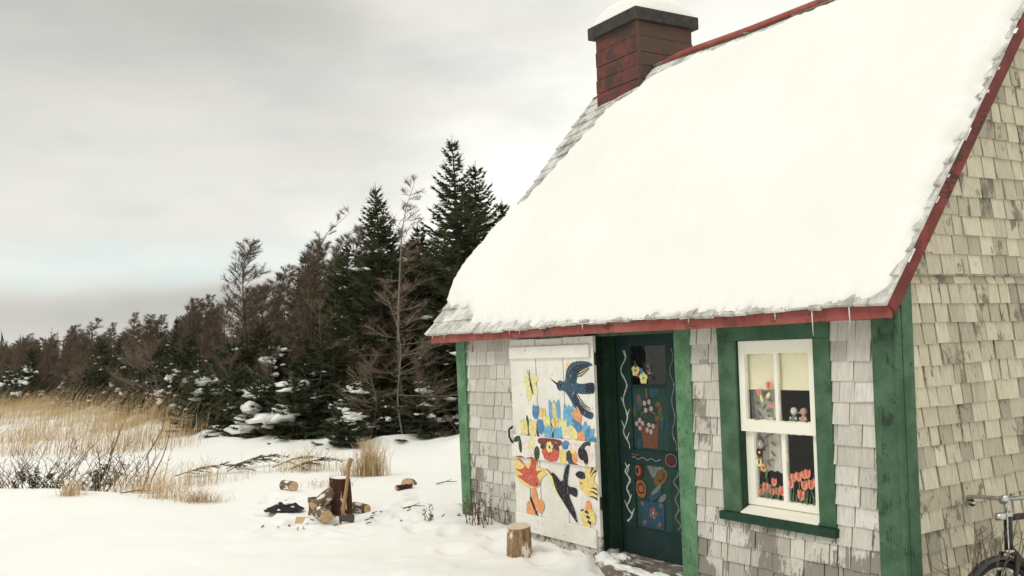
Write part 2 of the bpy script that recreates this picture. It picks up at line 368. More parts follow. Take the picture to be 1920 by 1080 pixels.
def track(pts, n, jit=.10):
    for k in range(n):
        f = k/(n-1)*(len(pts)-1.001); i = int(f); (a, b), (c, d) = pts[i], pts[i+1]; u = f-i; az = math.atan2(d-b, c-a); sd = .10*(-1)**k
        mark(a+(c-a)*u-math.sin(az)*sd+_r.uniform(-jit, jit), b+(d-b)*u+math.cos(az)*sd+_r.uniform(-jit, jit), az+_r.uniform(-.3, .3), .15, .07, -.065*_r.uniform(.4, 1.1), .012)
track([(.85, 7.0), (.1, 7.9), (-.9, 8.7), (-1.5, 9.1)], 11); track([(.7, 6.9), (-.3, 7.6), (-1.1, 8.9), (-1.3, 9.6), (-1.1, 10.9)], 15); track([(-1.6, 9.0), (-2.2, 9.2), (-2.6, 10.6), (-2.7, 11.2)], 9); track([(1.0, 6.6), (.3, 6.3), (-.6, 5.6), (-1.4, 4.9)], 9)
for k in range(70): mark(_r.gauss(-1.6, .8), _r.gauss(9.3, .7), _r.uniform(0, 3), _r.uniform(.05, .16), _r.uniform(.04, .09), _r.uniform(-.03, .028))
for k in range(46): mark(_r.gauss(.1, .55), _r.gauss(7.2, .5), _r.uniform(0, 3), _r.uniform(.05, .15), _r.uniform(.04, .09), _r.uniform(-.022, .030))
for x_, y_, q_ in ((-1.75, 9.60, .20), (-1.93, 9.42, .16), (-2.0, 9.6, .2), (-2.40, 9.95, .26), (-2.72, 11.45, .17), (-1.32, 11.2, .18), (-.005, 7.33, .19)): mark(x_, y_, 0, q_, q_*.8, .026)
def marks_z(x, y):
    h = 0
    for a, b, c, s, la, lb, dep, ring in MARKS.get((math.floor(x*2), math.floor(y*2)), ()):
        dx, dy = x-a, y-b; u, v = (dx*c+dy*s)/la, (dy*c-dx*s)/lb; q = u*u+v*v
        if q < 5.5: h += dep*math.exp(-q*q)+ring*math.exp(-(math.sqrt(q)-1.45)**2*9)
    return h
def ground_z(x, y):
    lx, ly = to_local((x, y))
    if -4.45 < lx < -.12 and .13 < ly < 3.6: return -.15
    h = .035*nz(x, y, 1.7, 3)+.05*nz(x, y, 4.5, 9)+.013*nz(x, y, .55, 5)
    # trodden area before the door and round the chopping block
    tr = math.exp(-((x+1.2)**2/5+(y-8.6)**2/5)); h += tr*.022*nz(x, y, .26, 2)
    # drift on the left foreground
    d = (y-11.2)+.42*(x+5.2); h += .13*math.exp(-(d/.9)**2)*sstep(-3.0, -5.4, x)
    h -= .10*math.exp(-((d-1.7)/1.0)**2)*sstep(-3.0, -5.4, x)
    # hummocks along the wood
    e = edge_dist(x, y)
    if e > -4: h += sstep(-2.6, .2, e)*(.09+.30*nz(x, y, 1.15, 7)+.12*nz(x, y, .5, 1))
    if e > 0: h += .25*sstep(0, 10, e)
    # the ground falls away round the near corner, and snow lies up against the far end of the front
    h -= .32*sstep(-1.7, -.3, lx)*sstep(6, 2, abs(ly)+.3)
    if ly < .2: h += .11*sstep(-3.0, -3.9, lx)*sstep(-1.1, 0.0, ly)*sstep(-6.2, -4.8, lx)
    h += .075*sstep(-.75, -.12, ly)*sstep(-3.9, -3.5, lx)*sstep(-2.38, -2.52, lx)*(1 if ly < .2 else 0)
    h += .03*nz(x, y, .22, 6)*sstep(-.8, -.2, ly)*sstep(-3.9, -3.5, lx)*sstep(-2.2, -2.5, lx)*(1 if ly < .2 else 0)
    h += marks_z(x, y)
    if -6 < x < 3 and 4 < y < 13: h += .010*nz(x, y, .32, 4)+.022*nz(x, y, .9, 6)
    far = math.hypot(x, y)
    if far > 70: h += .004*(far-70)*nz(x, y, 160, 4)
    if abs(lx+2.08) < .42 and -.16 < ly <= .2: h = min(h, .0)
    return h
def make_ground():
    def axis(lo, hi, flo, fhi, st, grow=1.22):
        a = []; x = flo
        while x < fhi: a.append(x); x += st
        d = st; b = []; x = flo
        while x > lo: d *= grow; x -= d; b.append(x)
        d = st; x = a[-1]
        while x < hi: d *= grow; x += d; a.append(x)
        return b[::-1]+a
    def fine(a, lo, hi, k):
        o_ = []
        for p, q in zip(a, a[1:]): o_ += [p+(q-p)*i/k for i in range(k)] if lo <= p < hi else [p]
        return o_+[a[-1]]
    xs = fine(axis(-2500, 2500, -15, 5.5, .10), -3.6, 1.4, 3); ys = fine(axis(-600, 2600, 3.2, 27, .10), 4.5, 12, 3)
    g = mb('snow')
    for y in ys:
        for x in xs: g.v.append((x, y, ground_z(x, y)))
    n = len(xs)
    for j in range(len(ys)-1):
        for i in range(n-1): a = j*n+i; g.face(a, a+1, a+1+n, a+n)
    o = g.build('snowy_ground', smooth=True); tag(o, kind='structure'); return o
make_ground()

# ------------------------------------------------------------------ cottage
house = empty('cottage', HC, HROT)
tag(house, 'small shingled cottage with green trim, red eaves and a steep roof under snow', 'cottage')
XL, XR = -4.595, 0.0; DEPTH = 3.7; EAVE_Z = 1.765; EAVE_Y = -.2; RID_Y = 1.85
MT = [(-4.85, 1.165), (-3.8, 1.205), (-2.7, 1.185), (-1.6, 1.18), (-.6, 1.215), (.12, 1.25)]
def slope(x): return lerp_table(MT, x)
def roof_z(x, y): return EAVE_Z+slope(x)*((y if y <= RID_Y else 2*RID_Y-y)-EAVE_Y)
def part(b, name, parent=None, **k): return b.build(name, parent or house, **k)

# --- walls: plank panels with openings, inside faces darker
DX0, DX1, DZ1 = -2.54, -1.675, 1.67      # door opening
WX0, WX1, WZ0, WZ1 = -1.135, -.53, .53, 1.585  # window opening
w = mb('sheath')
for x0, x1, z0, z1 in ((XL, DX0, -.3, 1.75), (DX0, DX1, DZ1, 1.75), (DX1, WX0, -.3, 1.75), (WX0, WX1, -.3, WZ0), (WX0, WX1, WZ1, 1.75), (WX1, XR-.012, -.5, 1.75)):
    w.box(x0, x1, 0.004, .05, z0, z1)
w.use('room')
def gable_panel(x0, x1):
    pts = [(.06, -.5), (DEPTH-.06, -.5), (DEPTH-.06, 1.9), (RID_Y, roof_z(x0, RID_Y)-.10), (.06, 1.9)]
    b = w.add([(x0, p[0], p[1]) for p in pts]+[(x1, p[0], p[1]) for p in pts]); n = len(pts)
    w.face(*[b+i for i in range(n)][::-1]); w.face(*[b+n+i for i in range(n)])
    for i in range(n): w.face(b+i, b+(i+1) % n, b+n+(i+1) % n, b+n+i)
gable_panel(XR-.055, XR-.012); gable_panel(XL+.012, XL+.055)
w.box(XL, XR-.012, DEPTH-.055, DEPTH-.004, -.5, 1.9)
w.box(XL+.06, DX0-.035, .056, .064, -.1, 1.7); w.box(DX1+.035, XR-.06, .056, .064, -.1, .4); w.box(-1.5, WX0-.01, .056, .064, .41, 1.7); w.box(WX1+.01, -.06, .056, .064, .41, 1.7)
w.use('floor_in'); w.box(XL+.06, XR-.06, .07, DEPTH-.06, -.02, .03)
w.use('room'); w.box(XL+.06, XR-.06, .22, DEPTH-.06, 1.80, 1.83)      # ceiling boards
part(w, 'wall')

def shingles(b, P, u0, u1, z0, z1, ex, ok, wmin=.07, wmax=.17, t=.012, wob=.004, gap=.0055, seed=1, lap=1.22):
    r = random.Random(seed); z = z0; row = 0
    while z < z1:
        u = u0 - r.uniform(0, wmax)
        while u < u1:
            wd = r.uniform(wmin, wmax) if r.random() < .85 else r.uniform(wmax, wmax*1.3)
            a, c = max(u, u0), min(u+wd, u1)
            for s0, s1, q0, q1 in ok:
                x0, x1 = max(a, s0), min(c, s1)
                if x1-x0 < .012 or z+ex < q0+.01 or z > q1-.01: continue
                zb0 = max(z+r.uniform(-wob, wob)+.006*math.sin(x0*2.1+row), q0); zb1 = max(zb0+r.uniform(-wob, wob)*.9, q0); zt = min(z+ex*lap, q1)
                tb = t*r.uniform(.75, 1.35); g = gap*r.uniform(.3, 1.5)*.5; tl = r.uniform(-.002, .002)
                p = [P(x0+g, zb0, tb), P(x1-g, zb1, tb+tl), P(x1-g, zt, .0025), P(x0+g, zt, .0025), P(x0+g, zb0, 0), P(x1-g, zb1, 0), P(x1-g, zt, 0), P(x0+g, zt, 0)]
                k = b.add(p)
                for f in ((0,1,2,3),(4,5,1,0),(5,6,2,1),(7,4,0,3)): b.face(*[k+i for i in f])
            u += wd
        z += ex*r.uniform(.97, 1.03); row += 1
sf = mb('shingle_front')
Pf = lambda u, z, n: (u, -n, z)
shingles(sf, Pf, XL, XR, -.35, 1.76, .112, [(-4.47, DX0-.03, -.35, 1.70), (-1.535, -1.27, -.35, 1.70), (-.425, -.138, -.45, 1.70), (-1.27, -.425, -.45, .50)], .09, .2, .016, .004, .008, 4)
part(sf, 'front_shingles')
def cut_by_roof(o, below):
    bm = bmesh.new(); bm.from_mesh(o.data)
    for sgn in (1, -1):
        m_ = slope(XR); n = Vector((0, -m_*sgn, 1)); co = Vector((0, EAVE_Y if sgn > 0 else 2*RID_Y-EAVE_Y, EAVE_Z-below))
        bmesh.ops.bisect_plane(bm, geom=bm.verts[:]+bm.edges[:]+bm.faces[:], plane_co=co, plane_no=n, clear_outer=True)
    bm.to_mesh(o.data); bm.free()
sg_ = mb('shingle_gable')
Pg = lambda u, z, n: (XR+n, u, z)
shingles(sg_, Pg, .09, DEPTH, -.55, 1.888, .109, [(.09, DEPTH-.108, -.6, 1.888)], .075, .15, .020, .003, .012, 8)
shingles(sg_, lambda u, z, n: (XR+n+.012, u, z), .0, DEPTH, 1.896, 4.3, .108, [(.0, DEPTH, 1.896, 4.3)], .075, .15, .019, .004, .010, 9)
sg_.box(XR-.01, XR+.0115, .06, DEPTH-.06, 1.889, 4.25)
o = part(sg_, 'gable_shingles'); cut_by_roof(o, .06)
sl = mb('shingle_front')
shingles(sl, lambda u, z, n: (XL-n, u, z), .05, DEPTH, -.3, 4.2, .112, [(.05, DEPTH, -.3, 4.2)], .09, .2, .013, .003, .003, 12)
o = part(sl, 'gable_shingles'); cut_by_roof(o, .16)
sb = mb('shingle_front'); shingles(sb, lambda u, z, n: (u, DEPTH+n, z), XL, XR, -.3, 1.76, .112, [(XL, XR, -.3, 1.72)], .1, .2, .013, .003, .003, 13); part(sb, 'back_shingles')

# --- corner boards and other green trim
for args, m_ in (((XL-.02, XL+.135, -.034, -.002, -.3, 1.70), 'green_light'), ((-.140, .030, -.024, -.002, -.5, 1.722), 'green'), ((.002, .034, .0, .088, -.5, 1.86), 'green'), ((XL-.034, XL-.002, .0, .11, -.3, 1.735), 'green'), ((.002, .034, DEPTH-.105, DEPTH+.03, -.5, 1.78), 'green'), ((-.13, .0, DEPTH+.002, DEPTH+.03, -.5, 1.72), 'green')):
    b = mb(m_); b.box(*args); part(b, 'corner_board', bevel=.004)
b = mb('green'); b.tube([(.018, -.030, -.5), (.018, -.030, 1.70)], .014, 8); part(b, 'corner_bead')

# --- roof
def roof_pt(x, yd, n):
    m_ = slope(x); k = 1/math.sqrt(1+m_*m_); return (x, EAVE_Y+yd-n*m_*k, EAVE_Z+m_*yd+n*k)
RX0, RX1 = -4.85, .115; YD = RID_Y-EAVE_Y
rf = mb('sheath')
for side in (1, -1):
    n = 20; b0 = len(rf.v)
    for i in range(n+1):
        x = RX0+.02+(RX1-RX0-.04)*i/n
        for yd, nn in ((.03, -.035), (YD, -.05), (YD, -.008), (.03, -.008)):
            p = roof_pt(x, yd, nn); rf.v.append(p if side > 0 else (p[0], 2*RID_Y-p[1], p[2]))
    for i in range(n):
        for j in range(4):
            a = b0+i*4+j; c = b0+i*4+(j+1) % 4; rf.face(a, c, c+4, a+4)
    rf.face(b0, b0+1, b0+2, b0+3); rf.face(b0+n*4+3, b0+n*4+2, b0+n*4+1, b0+n*4)
rf.use('shingle_roof')
shingles(rf, lambda u, z, n: roof_pt(u, z, n-.004), RX0, RX1, -.02, YD-.01, .098, [(RX0, RX1, -.03, YD)], .08, .17, .020, .005, .006, 21, 1.25)
shingles(rf, lambda u, z, n: (lambda p: (p[0], 2*RID_Y-p[1], p[2]))(roof_pt(u, z, n-.004)), RX0, RX1, -.02, YD-.06, .098, [(RX0, RX1, -.03, YD-.05)], .08, .17, .013, .005, .006, 22, 1.05)
roof = part(rf, 'roof')
# ridge cap: a round red pole-like cap that kicks up at the chimney
b = mb('red')
pts = []
for i in range(24):
    x = -3.87+(RX1+.02+3.87)*i/23; z = roof_z(x, RID_Y)+.012
    if x < -3.4: z -= .06*((-3.4-x)/.47)**2
    pts.append((x, RID_Y, z))
b.tube(pts, .031, 10); part(b, 'ridge_cap', roof, smooth=True)
# fascia along the eave
def fascia(y0, y1):
    f = mb('red'); n = 14; b0 = len(f.v)
    for i in range(n+1):
        x = RX0+.05+(RX1-RX0-.07)*i/n
        for y, z in ((y0, 1.672), (y1, 1.672), (y1, 1.748), (y0, 1.748)): f.v.append((x, y, z+.004*math.sin(x*1.7)))
    for i in range(n):
        for j in range(4): a = b0+i*4+j; c = b0+i*4+(j+1) % 4; f.face(a, c, c+4, a+4)
    f.face(b0, b0+1, b0+2, b0+3); f.face(b0+n*4+3, b0+n*4+2, b0+n*4+1, b0+n*4)
    return f
part(fascia(-.185, -.160), 'fascia', roof, bevel=.003)
part(fascia(2*RID_Y+.160, 2*RID_Y+.185), 'fascia', roof)
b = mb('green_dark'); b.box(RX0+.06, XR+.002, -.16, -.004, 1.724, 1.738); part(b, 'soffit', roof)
b = mb('green'); b.box(-1.29, -.40, -.09, -.0365, 1.676, 1.704); part(b, 'head_moulding', bevel=.003)
# barge boards
def barge(x0, x1, side, lo, hi, mat):
    f = mb(mat); n = 16; b0 = 0
    for i in range(n+1):
        yd = -.012+(YD-.0)*i/n
        for x, q in ((x0, lo), (x1, lo), (x1, hi), (x0, hi)):
            p = roof_pt(RX1 if x0 > -2 else RX0, yd, q); y = p[1] if side > 0 else 2*RID_Y-p[1]; f.v.append((x, y, p[2]))
    for i in range(n):
        for j in range(4): a = i*4+j; c = i*4+(j+1) % 4; f.face(a, c, c+4, a+4)
    f.face(0, 1, 2, 3); f.face(n*4+3, n*4+2, n*4+1, n*4)
    return f
for sd in (1, -1):
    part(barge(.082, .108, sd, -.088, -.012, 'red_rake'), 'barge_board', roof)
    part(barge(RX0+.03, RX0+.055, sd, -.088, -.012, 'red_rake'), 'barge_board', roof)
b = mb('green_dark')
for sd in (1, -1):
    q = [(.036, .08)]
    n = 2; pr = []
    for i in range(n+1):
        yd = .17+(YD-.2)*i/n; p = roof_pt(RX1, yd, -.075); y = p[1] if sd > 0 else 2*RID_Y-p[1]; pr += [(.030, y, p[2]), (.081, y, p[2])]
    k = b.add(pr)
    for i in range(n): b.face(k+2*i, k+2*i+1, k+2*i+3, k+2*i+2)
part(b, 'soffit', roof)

# --- chimney
ch = mb('red_chimney')
CX0, CX1, CY0, CY1 = -4.535, -3.885, 1.648, 2.344
zs = [3.70, 4.09, 4.22, 4.35, 4.50, 4.64]
ch.use('iron').box(CX0+.012, CX1-.012, CY0+.012, CY1-.012, 3.6, 4.64)
for i, (a, c) in enumerate(zip(zs, zs[1:])):
    o_ = .004*(i % 2); x0, x1, y0, y1 = CX0-o_+.004*i, CX1+o_-.002*i, CY0-o_, CY1+o_
    a += .003; c -= .003
    b8 = [(x0,y0,a),(x1,y0,a),(x1,y1,a),(x0,y1,a),(x0,y0,c),(x1,y0,c),(x1,y1,c),(x0,y1,c)]
    k = ch.add(b8)
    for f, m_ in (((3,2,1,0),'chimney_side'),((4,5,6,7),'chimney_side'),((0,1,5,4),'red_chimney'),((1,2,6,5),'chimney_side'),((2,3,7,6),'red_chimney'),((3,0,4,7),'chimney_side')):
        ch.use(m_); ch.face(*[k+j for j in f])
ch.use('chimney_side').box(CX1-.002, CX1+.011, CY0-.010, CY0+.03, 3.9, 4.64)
chim = part(ch, 'chimney', roof)
cp = mb('dark_cap'); cp.box(CX0-.052, CX1+.048, CY0-.048, CY1+.048, 4.635, 4.752)
o = part(cp, 'chimney_cap', roof, bevel=.004)

# --- painted outer door, swung open flat against the wall
LX0, LX1, LZ0, LZ1, LY = -3.625, -2.482, .035, 1.662, -.075
def door_uv(u, v, y): return (LX0+(LX1-LX0)*u, y, LZ0+(LZ1-LZ0)*v)
dr = mb('white_door')
BC = [LX0, LX0+.378, LX0+.752, LX1]
for i in range(3): dr.use('white_door').box(BC[i]+.0055, BC[i+1]-.0055, LY+.001*(i % 2), LY+.024, LZ0+.165, LZ1-.004*(i == 1)); dr.use('white_low').box(BC[i]+.003, BC[i+1]-.003, LY+.001*(i % 2), LY+.024, LZ0+.004*i, LZ0+.163)
dr.use('iron').box(LX0+.01, LX1-.01, LY+.010, LY+.022, LZ0+.01, LZ1-.01)
layer = [0]
PT = {'b': None}
def pt(mat, pts, y=LY, smooth=True, dep=None, uv=door_uv, n=5):
    """a patch of paint on the boards"""
    layer[0] += 1
    q = smooth_loop(pts, n) if smooth else pts
    yy = y-.0012-.00007*layer[0]
    PT['b'].use(mat).poly([uv(p[0], p[1], yy) for p in q])
def stroke(mat, pts, w, y=LY, uv=door_uv, asp=1.42):
    L_, R_ = [], []
    for i, p in enumerate(pts):
        a = pts[max(i-1, 0)]; c = pts[min(i+1, len(pts)-1)]; dx, dy = (c[0]-a[0]), (c[1]-a[1])*asp; d = math.hypot(dx, dy) or 1
        ww = w if not hasattr(w, '__len__') else w[i]
        nx, ny = -dy/d*ww/2, dx/d*ww/2/asp; L_.append((p[0]+nx, p[1]+ny)); R_.append((p[0]-nx, p[1]-ny))
    layer[0] += 1; yy = y-.0012-.00007*layer[0]; b_ = PT['b'].use(mat)
    k = b_.add([uv(p[0], p[1], yy) for q in zip(L_, R_) for p in q])
    for i in range(len(pts)-1): b_.face(k+2*i, k+2*i+1, k+2*i+3, k+2*i+2)
def oval(cx, cy, rx, ry, rot=0, asp=1.42, n=8, egg=0):
    o_ = []
    for i in range(n):
        t = 2*math.pi*i/n; a, b_ = rx*math.cos(t)*(1+egg*math.sin(t)), ry*math.sin(t); x = a*math.cos(rot)-b_*math.sin(rot); y = a*math.sin(rot)+b_*math.cos(rot); o_.append((cx+x, cy+y/asp))
    return o_
def tulip(cx, cy, s, c1, c2, rot=0, stem=None, y=LY, uv=door_uv, asp=1.42, leaf='p_leaf'):
    def T(p): x, z = p[0]*s, p[1]*s; return (cx+x*math.cos(rot)-z*math.sin(rot), cy+(x*math.sin(rot)+z*math.cos(rot))/asp)
    if stem: stroke(leaf, [T((0, -.9)), ((cx+stem[0])/2+.004, (cy-.9*s+stem[1])/2), stem], .006, y, uv, asp)
    pt(c1, [T(p) for p in ((0, -1), (.58, -.72), (.80, 0), (.66, .95), (.30, .62), (0, .90), (-.30, .62), (-.66, .95), (-.80, 0), (-.58, -.72))], y, uv=uv, n=3)
    if c2: pt(c2, [T(p) for p in ((0, -.6), (.26, -.2), (.24, .5), (0, .75), (-.24, .5), (-.26, -.2))], y, uv=uv, n=3)
PT['b'] = dr
# blue swallow-shaped bird
pt('p_yellow', [(.70, .88), (.93, .858), (.82, .82), (.78, .775), (.72, .72)], LY)
pt('p_navy', [(.575, .775), (.61, .80), (.67, .795), (.70, .85), (.78, .885), (.93, .886), (.985, .868), (.93, .862), (.84, .838), (.80, .795), (.86, .785), (.985, .79), (.985, .745), (.86, .738), (.80, .74), (.83, .70), (.90, .665), (.97, .655), (.955, .628), (.88, .635), (.78, .67), (.715, .72), (.66, .75), (.60, .752)], LY, n=4)
pt('p_ink', [(.585, .787), (.49, .812), (.60, .768)], LY, False)
for i in range(5):
    t = i*.016; stroke('p_ink', [(.735+t, .79), (.75+t, .845-t*.4), (.82+t*.6, .866-t*.7), (.95, .876-t*.35)], [.006, .008, .009, .004])
    stroke('p_ink', [(.735+t, .745), (.77+t, .70+t*.3), (.85+t*.5, .658+t*.5), (.945, .636+t*.6)], [.006, .008, .009, .004])
for i in range(5): stroke('p_ink', [(.88, .752+i*.006), (.93, .750+i*.008), (.985, .746+i*.010)], [.003, .010, .014])
pt('p_ink', oval(.625, .778, .010, .010))
# pale butterfly
for cx, cy, rx, ry, ro in ((.215, .785, .035, .05, .5), (.305, .805, .045, .035, .3), (.235, .735, .035, .055, -.2), (.315, .752, .030, .050, .2)): pt('p_pale', oval(cx, cy, rx, ry, ro))
stroke('p_ink', [(.245, .822), (.262, .775), (.285, .728)], [.006, .022, .006]); stroke('p_ink', [(.245, .822), (.225, .845)], .005); stroke('p_ink', [(.248, .822), (.252, .85)], .005)
# tulip bed
r2 = random.Random(5)
for x_ in (.12, .2, .27, .33, .42, .5, .57, .66, .74): stroke('p_leaf', [(x_, .523), (x_+r2.uniform(-.02, .03), .565), (x_+r2.uniform(-.03, .05), .605)], [.022, .016, .006])
pt('p_pink', [(.10, .53), (.20, .53), (.18, .56), (.12, .57)]); pt('p_pink', [(.30, .59), (.34, .60), (.34, .645), (.29, .65)]); pt('p_pink', [(.62, .53), (.72, .53), (.70, .58), (.63, .57)])
stroke('p_leaf', [(.59, .545), (.575, .60), (.585, .66)], [.02, .034, .016]); stroke('p_leaf', [(.22, .53), (.205, .58), (.195, .625)], [.02, .05, .012])
for cx, cy, s, c1, c2, ro in ((.31, .645, .052, 'p_blue', None, -.15), (.40, .64, .040, 'p_yellow', 'p_orange', 0), (.54, .652, .085, 'p_sky', 'p_yellow', .05), (.70, .64, .075, 'p_sky', None, -.1), (.80, .638, .055, 'p_orange', None, .6),
        (.155, .565, .058, 'p_pale', 'p_yellow', .15), (.265, .563, .060, 'p_pale', 'p_yellow', -.1), (.365, .577, .055, 'p_blue', None, 0), (.445, .60, .052, 'p_pale', None, .1), (.545, .597, .047, 'p_yellow', 'p_orange', .1), (.63, .583, .058, 'p_pale', None, -.1),
        (.455, .548, .058, 'p_sky', None, .1), (.575, .545, .062, 'p_sky', None, .05), (.79, .575, .07, 'p_blue', None, 1.2), (.74, .553, .058, 'p_pale', None, 1.0), (.90, .555, .078, 'p_sky', 'p_blue', -.45), (.835, .54, .05, 'p_orange', None, .3)):
    tulip(cx, cy, s, c1, c2, ro)
pt('p_blue', oval(.955, .533, .045, .022, .2))
# red bird with yellow halo
pt('p_yellow', [(.015, .40), (.10, .385), (.20, .39), (.25, .452), (.34, .452), (.30, .38), (.385, .372), (.43, .355), (.36, .325), (.31, .28), (.20, .265), (.06, .295), (.012, .33)], LY, n=3)
pt('p_red', [(.02, .352), (.09, .352), (.14, .372), (.05, .405), (.11, .395), (.20, .362), (.265, .45), (.33, .45), (.285, .36), (.37, .365), (.30, .335), (.335, .30), (.28, .275), (.17, .285), (.04, .318), (.12, .325)], LY, n=3)
pt('p_ink', oval(.285, .292, .009, .009))
# orange butterfly
for cx, cy, rx, ry, ro in ((.255, .215, .040, .085, .1), (.32, .185, .055, .045, .5), (.20, .155, .055, .070, .1)): pt('p_orange', oval(cx, cy, rx, ry, ro))
stroke('p_ink', [(.20, .222), (.24, .18), (.30, .118)], [.026, .028, .006]); stroke('p_ink', [(.20, .222), (.205, .265)], .006)
# black bird
pt('p_sky', [(.60, .30), (.63, .38), (.68, .415), (.66, .36), (.65, .305)], LY)
pt('p_pale', [(.415, .372), (.50, .325), (.55, .26), (.64, .20), (.60, .23), (.50, .28)], LY)
pt('p_ink', [(.48, .355), (.52, .352), (.58, .325), (.61, .335), (.645, .39), (.69, .408), (.675, .365), (.66, .31), (.76, .302), (.755, .262), (.67, .27), (.73, .20), (.755, .145), (.70, .17), (.60, .23), (.52, .285)], LY, n=3)
stroke('p_ink', [(.49, .345), (.41, .375)], [.012, .004])
# yellow bird with a black cap
pt('p_yellow', [(.79, .325), (.80, .36), (.86, .375), (.88, .445), (.935, .447), (.93, .385), (.985, .43), (.985, .40), (.95, .35), (.985, .335), (.985, .285), (.90, .272), (.82, .295)], LY, n=3)
pt('p_ink', [(.755, .368), (.80, .385), (.86, .378), (.855, .352), (.79, .352)], LY, n=3); pt('p_ink', oval(.815, .33, .008, .008))
for a in ((.91, .375, .985, .432), (.92, .365, .985, .40), (.90, .30, .985, .29), (.90, .278, .985, .268), (.92, .315, .985, .312)): stroke('p_ink', [a[:2], ((a[0]+a[2])/2, (a[1]+a[3])/2+.004), a[2:]], [.003, .010, .012])
# amber butterfly
for cx, cy, rx, ry, ro in ((.885, .215, .034, .06, 0), (.915, .185, .04, .05, .4), (.85, .175, .05, .055, 0), (.865, .128, .035, .04, 0)): pt('p_orange' if cy > .2 else 'p_yellow', oval(cx, cy, rx, ry, ro))
for i in range(3): stroke('p_ink', [(.845+.013*i, .205-.022*i), (.885+.012*i, .20-.022*i)], .018)
stroke('p_ink', [(.83, .21), (.80, .205)], .01)
door = part(dr, 'door', bevel=0); door['label'] = 'white plank door painted with birds and tulips, swung open against the wall'
for z0, z1, m_ in ((.905, .965, 0), (.412, .525, 1), (.047, .135, 0)):
    bt = mb('white_batten'); bt.box(LX0+.018*(m_ == 0), LX1-.03*(m_ == 0)-.008, LY-.022, LY-.001, LZ0+(LZ1-LZ0)*z0, LZ0+(LZ1-LZ0)*z1)
    o = part(bt, 'batten', door, bevel=.006)
    if m_:
        layer[0] = 0; PT['b'] = pb = MB(); yb = LY-.0215
        pt('p_maroon', [(.37, .52), (.62, .52), (.60, .49), (.38, .49)], yb); pt('p_red', [(.40, .49), (.60, .49), (.575, .42), (.425, .42)], yb, n=2)
        for cx, cy, rx, ry, ro, m2 in ((.08, .505, .05, .02, .3, 'p_leaf'), (.12, .475, .022, .055, .1, 'p_leaf'), (.33, .445, .035, .05, -.2, 'p_leaf'), (.72, .46, .04, .025, .1, 'p_leaf'), (.72, .435, .045, .025, -.2, 'p_leaf'), (.90, .508, .06, .022, .3, 'p_leaf'),
                (.41, .482, .035, .018, .2, 'p_leaf'), (.57, .482, .035, .018, -.2, 'p_leaf'), (.19, .47, .045, .05, 0, 'p_pink'), (.24, .445, .05, .04, .4, 'p_pink'), (.27, .492, .035, .05, 0, 'p_pale'), (.68, .50, .045, .03, .2, 'p_blue'), (.64, .445, .04, .055, 0, 'p_yellow'),
                (.77, .495, .06, .03, .1, 'p_pink'), (.82, .47, .055, .05, 0, 'p_pink'), (.93, .47, .05, .055, 0, 'p_pink'), (.87, .435, .06, .03, 0, 'p_pink'), (.78, .45, .035, .04, 0, 'p_orange'), (.76, .475, .03, .018, 0, 'p_yellow'), (.86, .47, .045, .045, .3, 'p_ink'), (.895, .455, .03, .05, .2, 'p_ink')):
            pt(m2, oval(cx, cy, rx, ry, ro), yb)
        for i in range(6): t = i*math.pi/3+.2; pt('p_pale', oval(.49+.025*math.cos(t), .482+.018*math.sin(t), .016, .014), yb)
        pt('p_dgold', oval(.49, .482, .011, .011), yb)
        for x_ in (.06, .2, .7): stroke('p_maroon', [(x_, .416), (x_+.06, .418), (x_+.11, .416)], [.004, .012, .004], yb)
        part(pb, 'batten_painting', door)
b = mb('iron'); b.tube([(LX0+.035, LY-.03, .945), (LX0+.01, LY-.045, .93), (LX0+.02, LY-.05, .87), (LX0+.035, LY-.03, .82)], .009, 8); b.tube([(LX0-.01, LY-.03, .93), (LX0+.04, LY-.028, .955)], .008, 6); part(b, 'latch', door, smooth=True)

# --- door frame
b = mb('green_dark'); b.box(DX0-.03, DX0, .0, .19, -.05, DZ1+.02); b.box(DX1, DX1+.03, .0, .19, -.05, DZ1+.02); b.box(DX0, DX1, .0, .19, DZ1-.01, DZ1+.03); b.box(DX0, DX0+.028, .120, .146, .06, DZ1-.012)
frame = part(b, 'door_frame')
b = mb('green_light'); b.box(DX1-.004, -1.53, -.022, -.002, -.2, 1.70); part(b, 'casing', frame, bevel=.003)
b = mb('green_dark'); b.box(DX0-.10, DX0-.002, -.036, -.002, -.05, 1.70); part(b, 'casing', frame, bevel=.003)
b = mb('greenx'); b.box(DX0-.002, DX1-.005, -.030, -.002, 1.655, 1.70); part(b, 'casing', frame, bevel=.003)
for z in (.4, 1.45): b = mb('iron'); b.box(DX0+.001, DX0+.012, .02, .05, z, z+.09); b.tube([(LX1+.004, LY+.01, z), (LX1+.004, LY+.01, z+.09)], .009, 8); part(b, 'hinge', frame)
# --- dark inner door set back in the frame
IY = .150
def in_pt(x, z, y): return (x, y, z)
dd = mb('door_darkx'); PT['b'] = dd; layer[0] = 0
ix0, ix1, iz0, iz1 = DX0+.030, DX1-.004, .062, 1.655
dd.use('door_darkx').box(ix0, ix1, IY, IY+.035, 1.575, iz1); dd.box(ix0, ix1, IY, IY+.035, iz0, .262); dd.box(ix0, ix1, IY-.002, IY+.035, .725, .830)
dd.use('door_dark').box(ix0, ix0+.160, IY+.001, IY+.035, .263, .724); dd.box(ix0, ix0+.160, IY+.001, IY+.035, .831, 1.574); dd.box(-1.965, ix1, IY+.001, IY+.035, .263, .724); dd.box(-1.965, ix1, IY+.001, IY+.035, .831, 1.574)
dd.use('door_panel').box(ix0+.16, -1.965, IY+.012, IY+.026, .263, .724); dd.box(ix0+.16, -1.965, IY+.012, IY+.026, .831, 1.285); dd.use('door_darkx').box(ix0+.16, -1.965, IY, IY+.035, 1.285, 1.297)
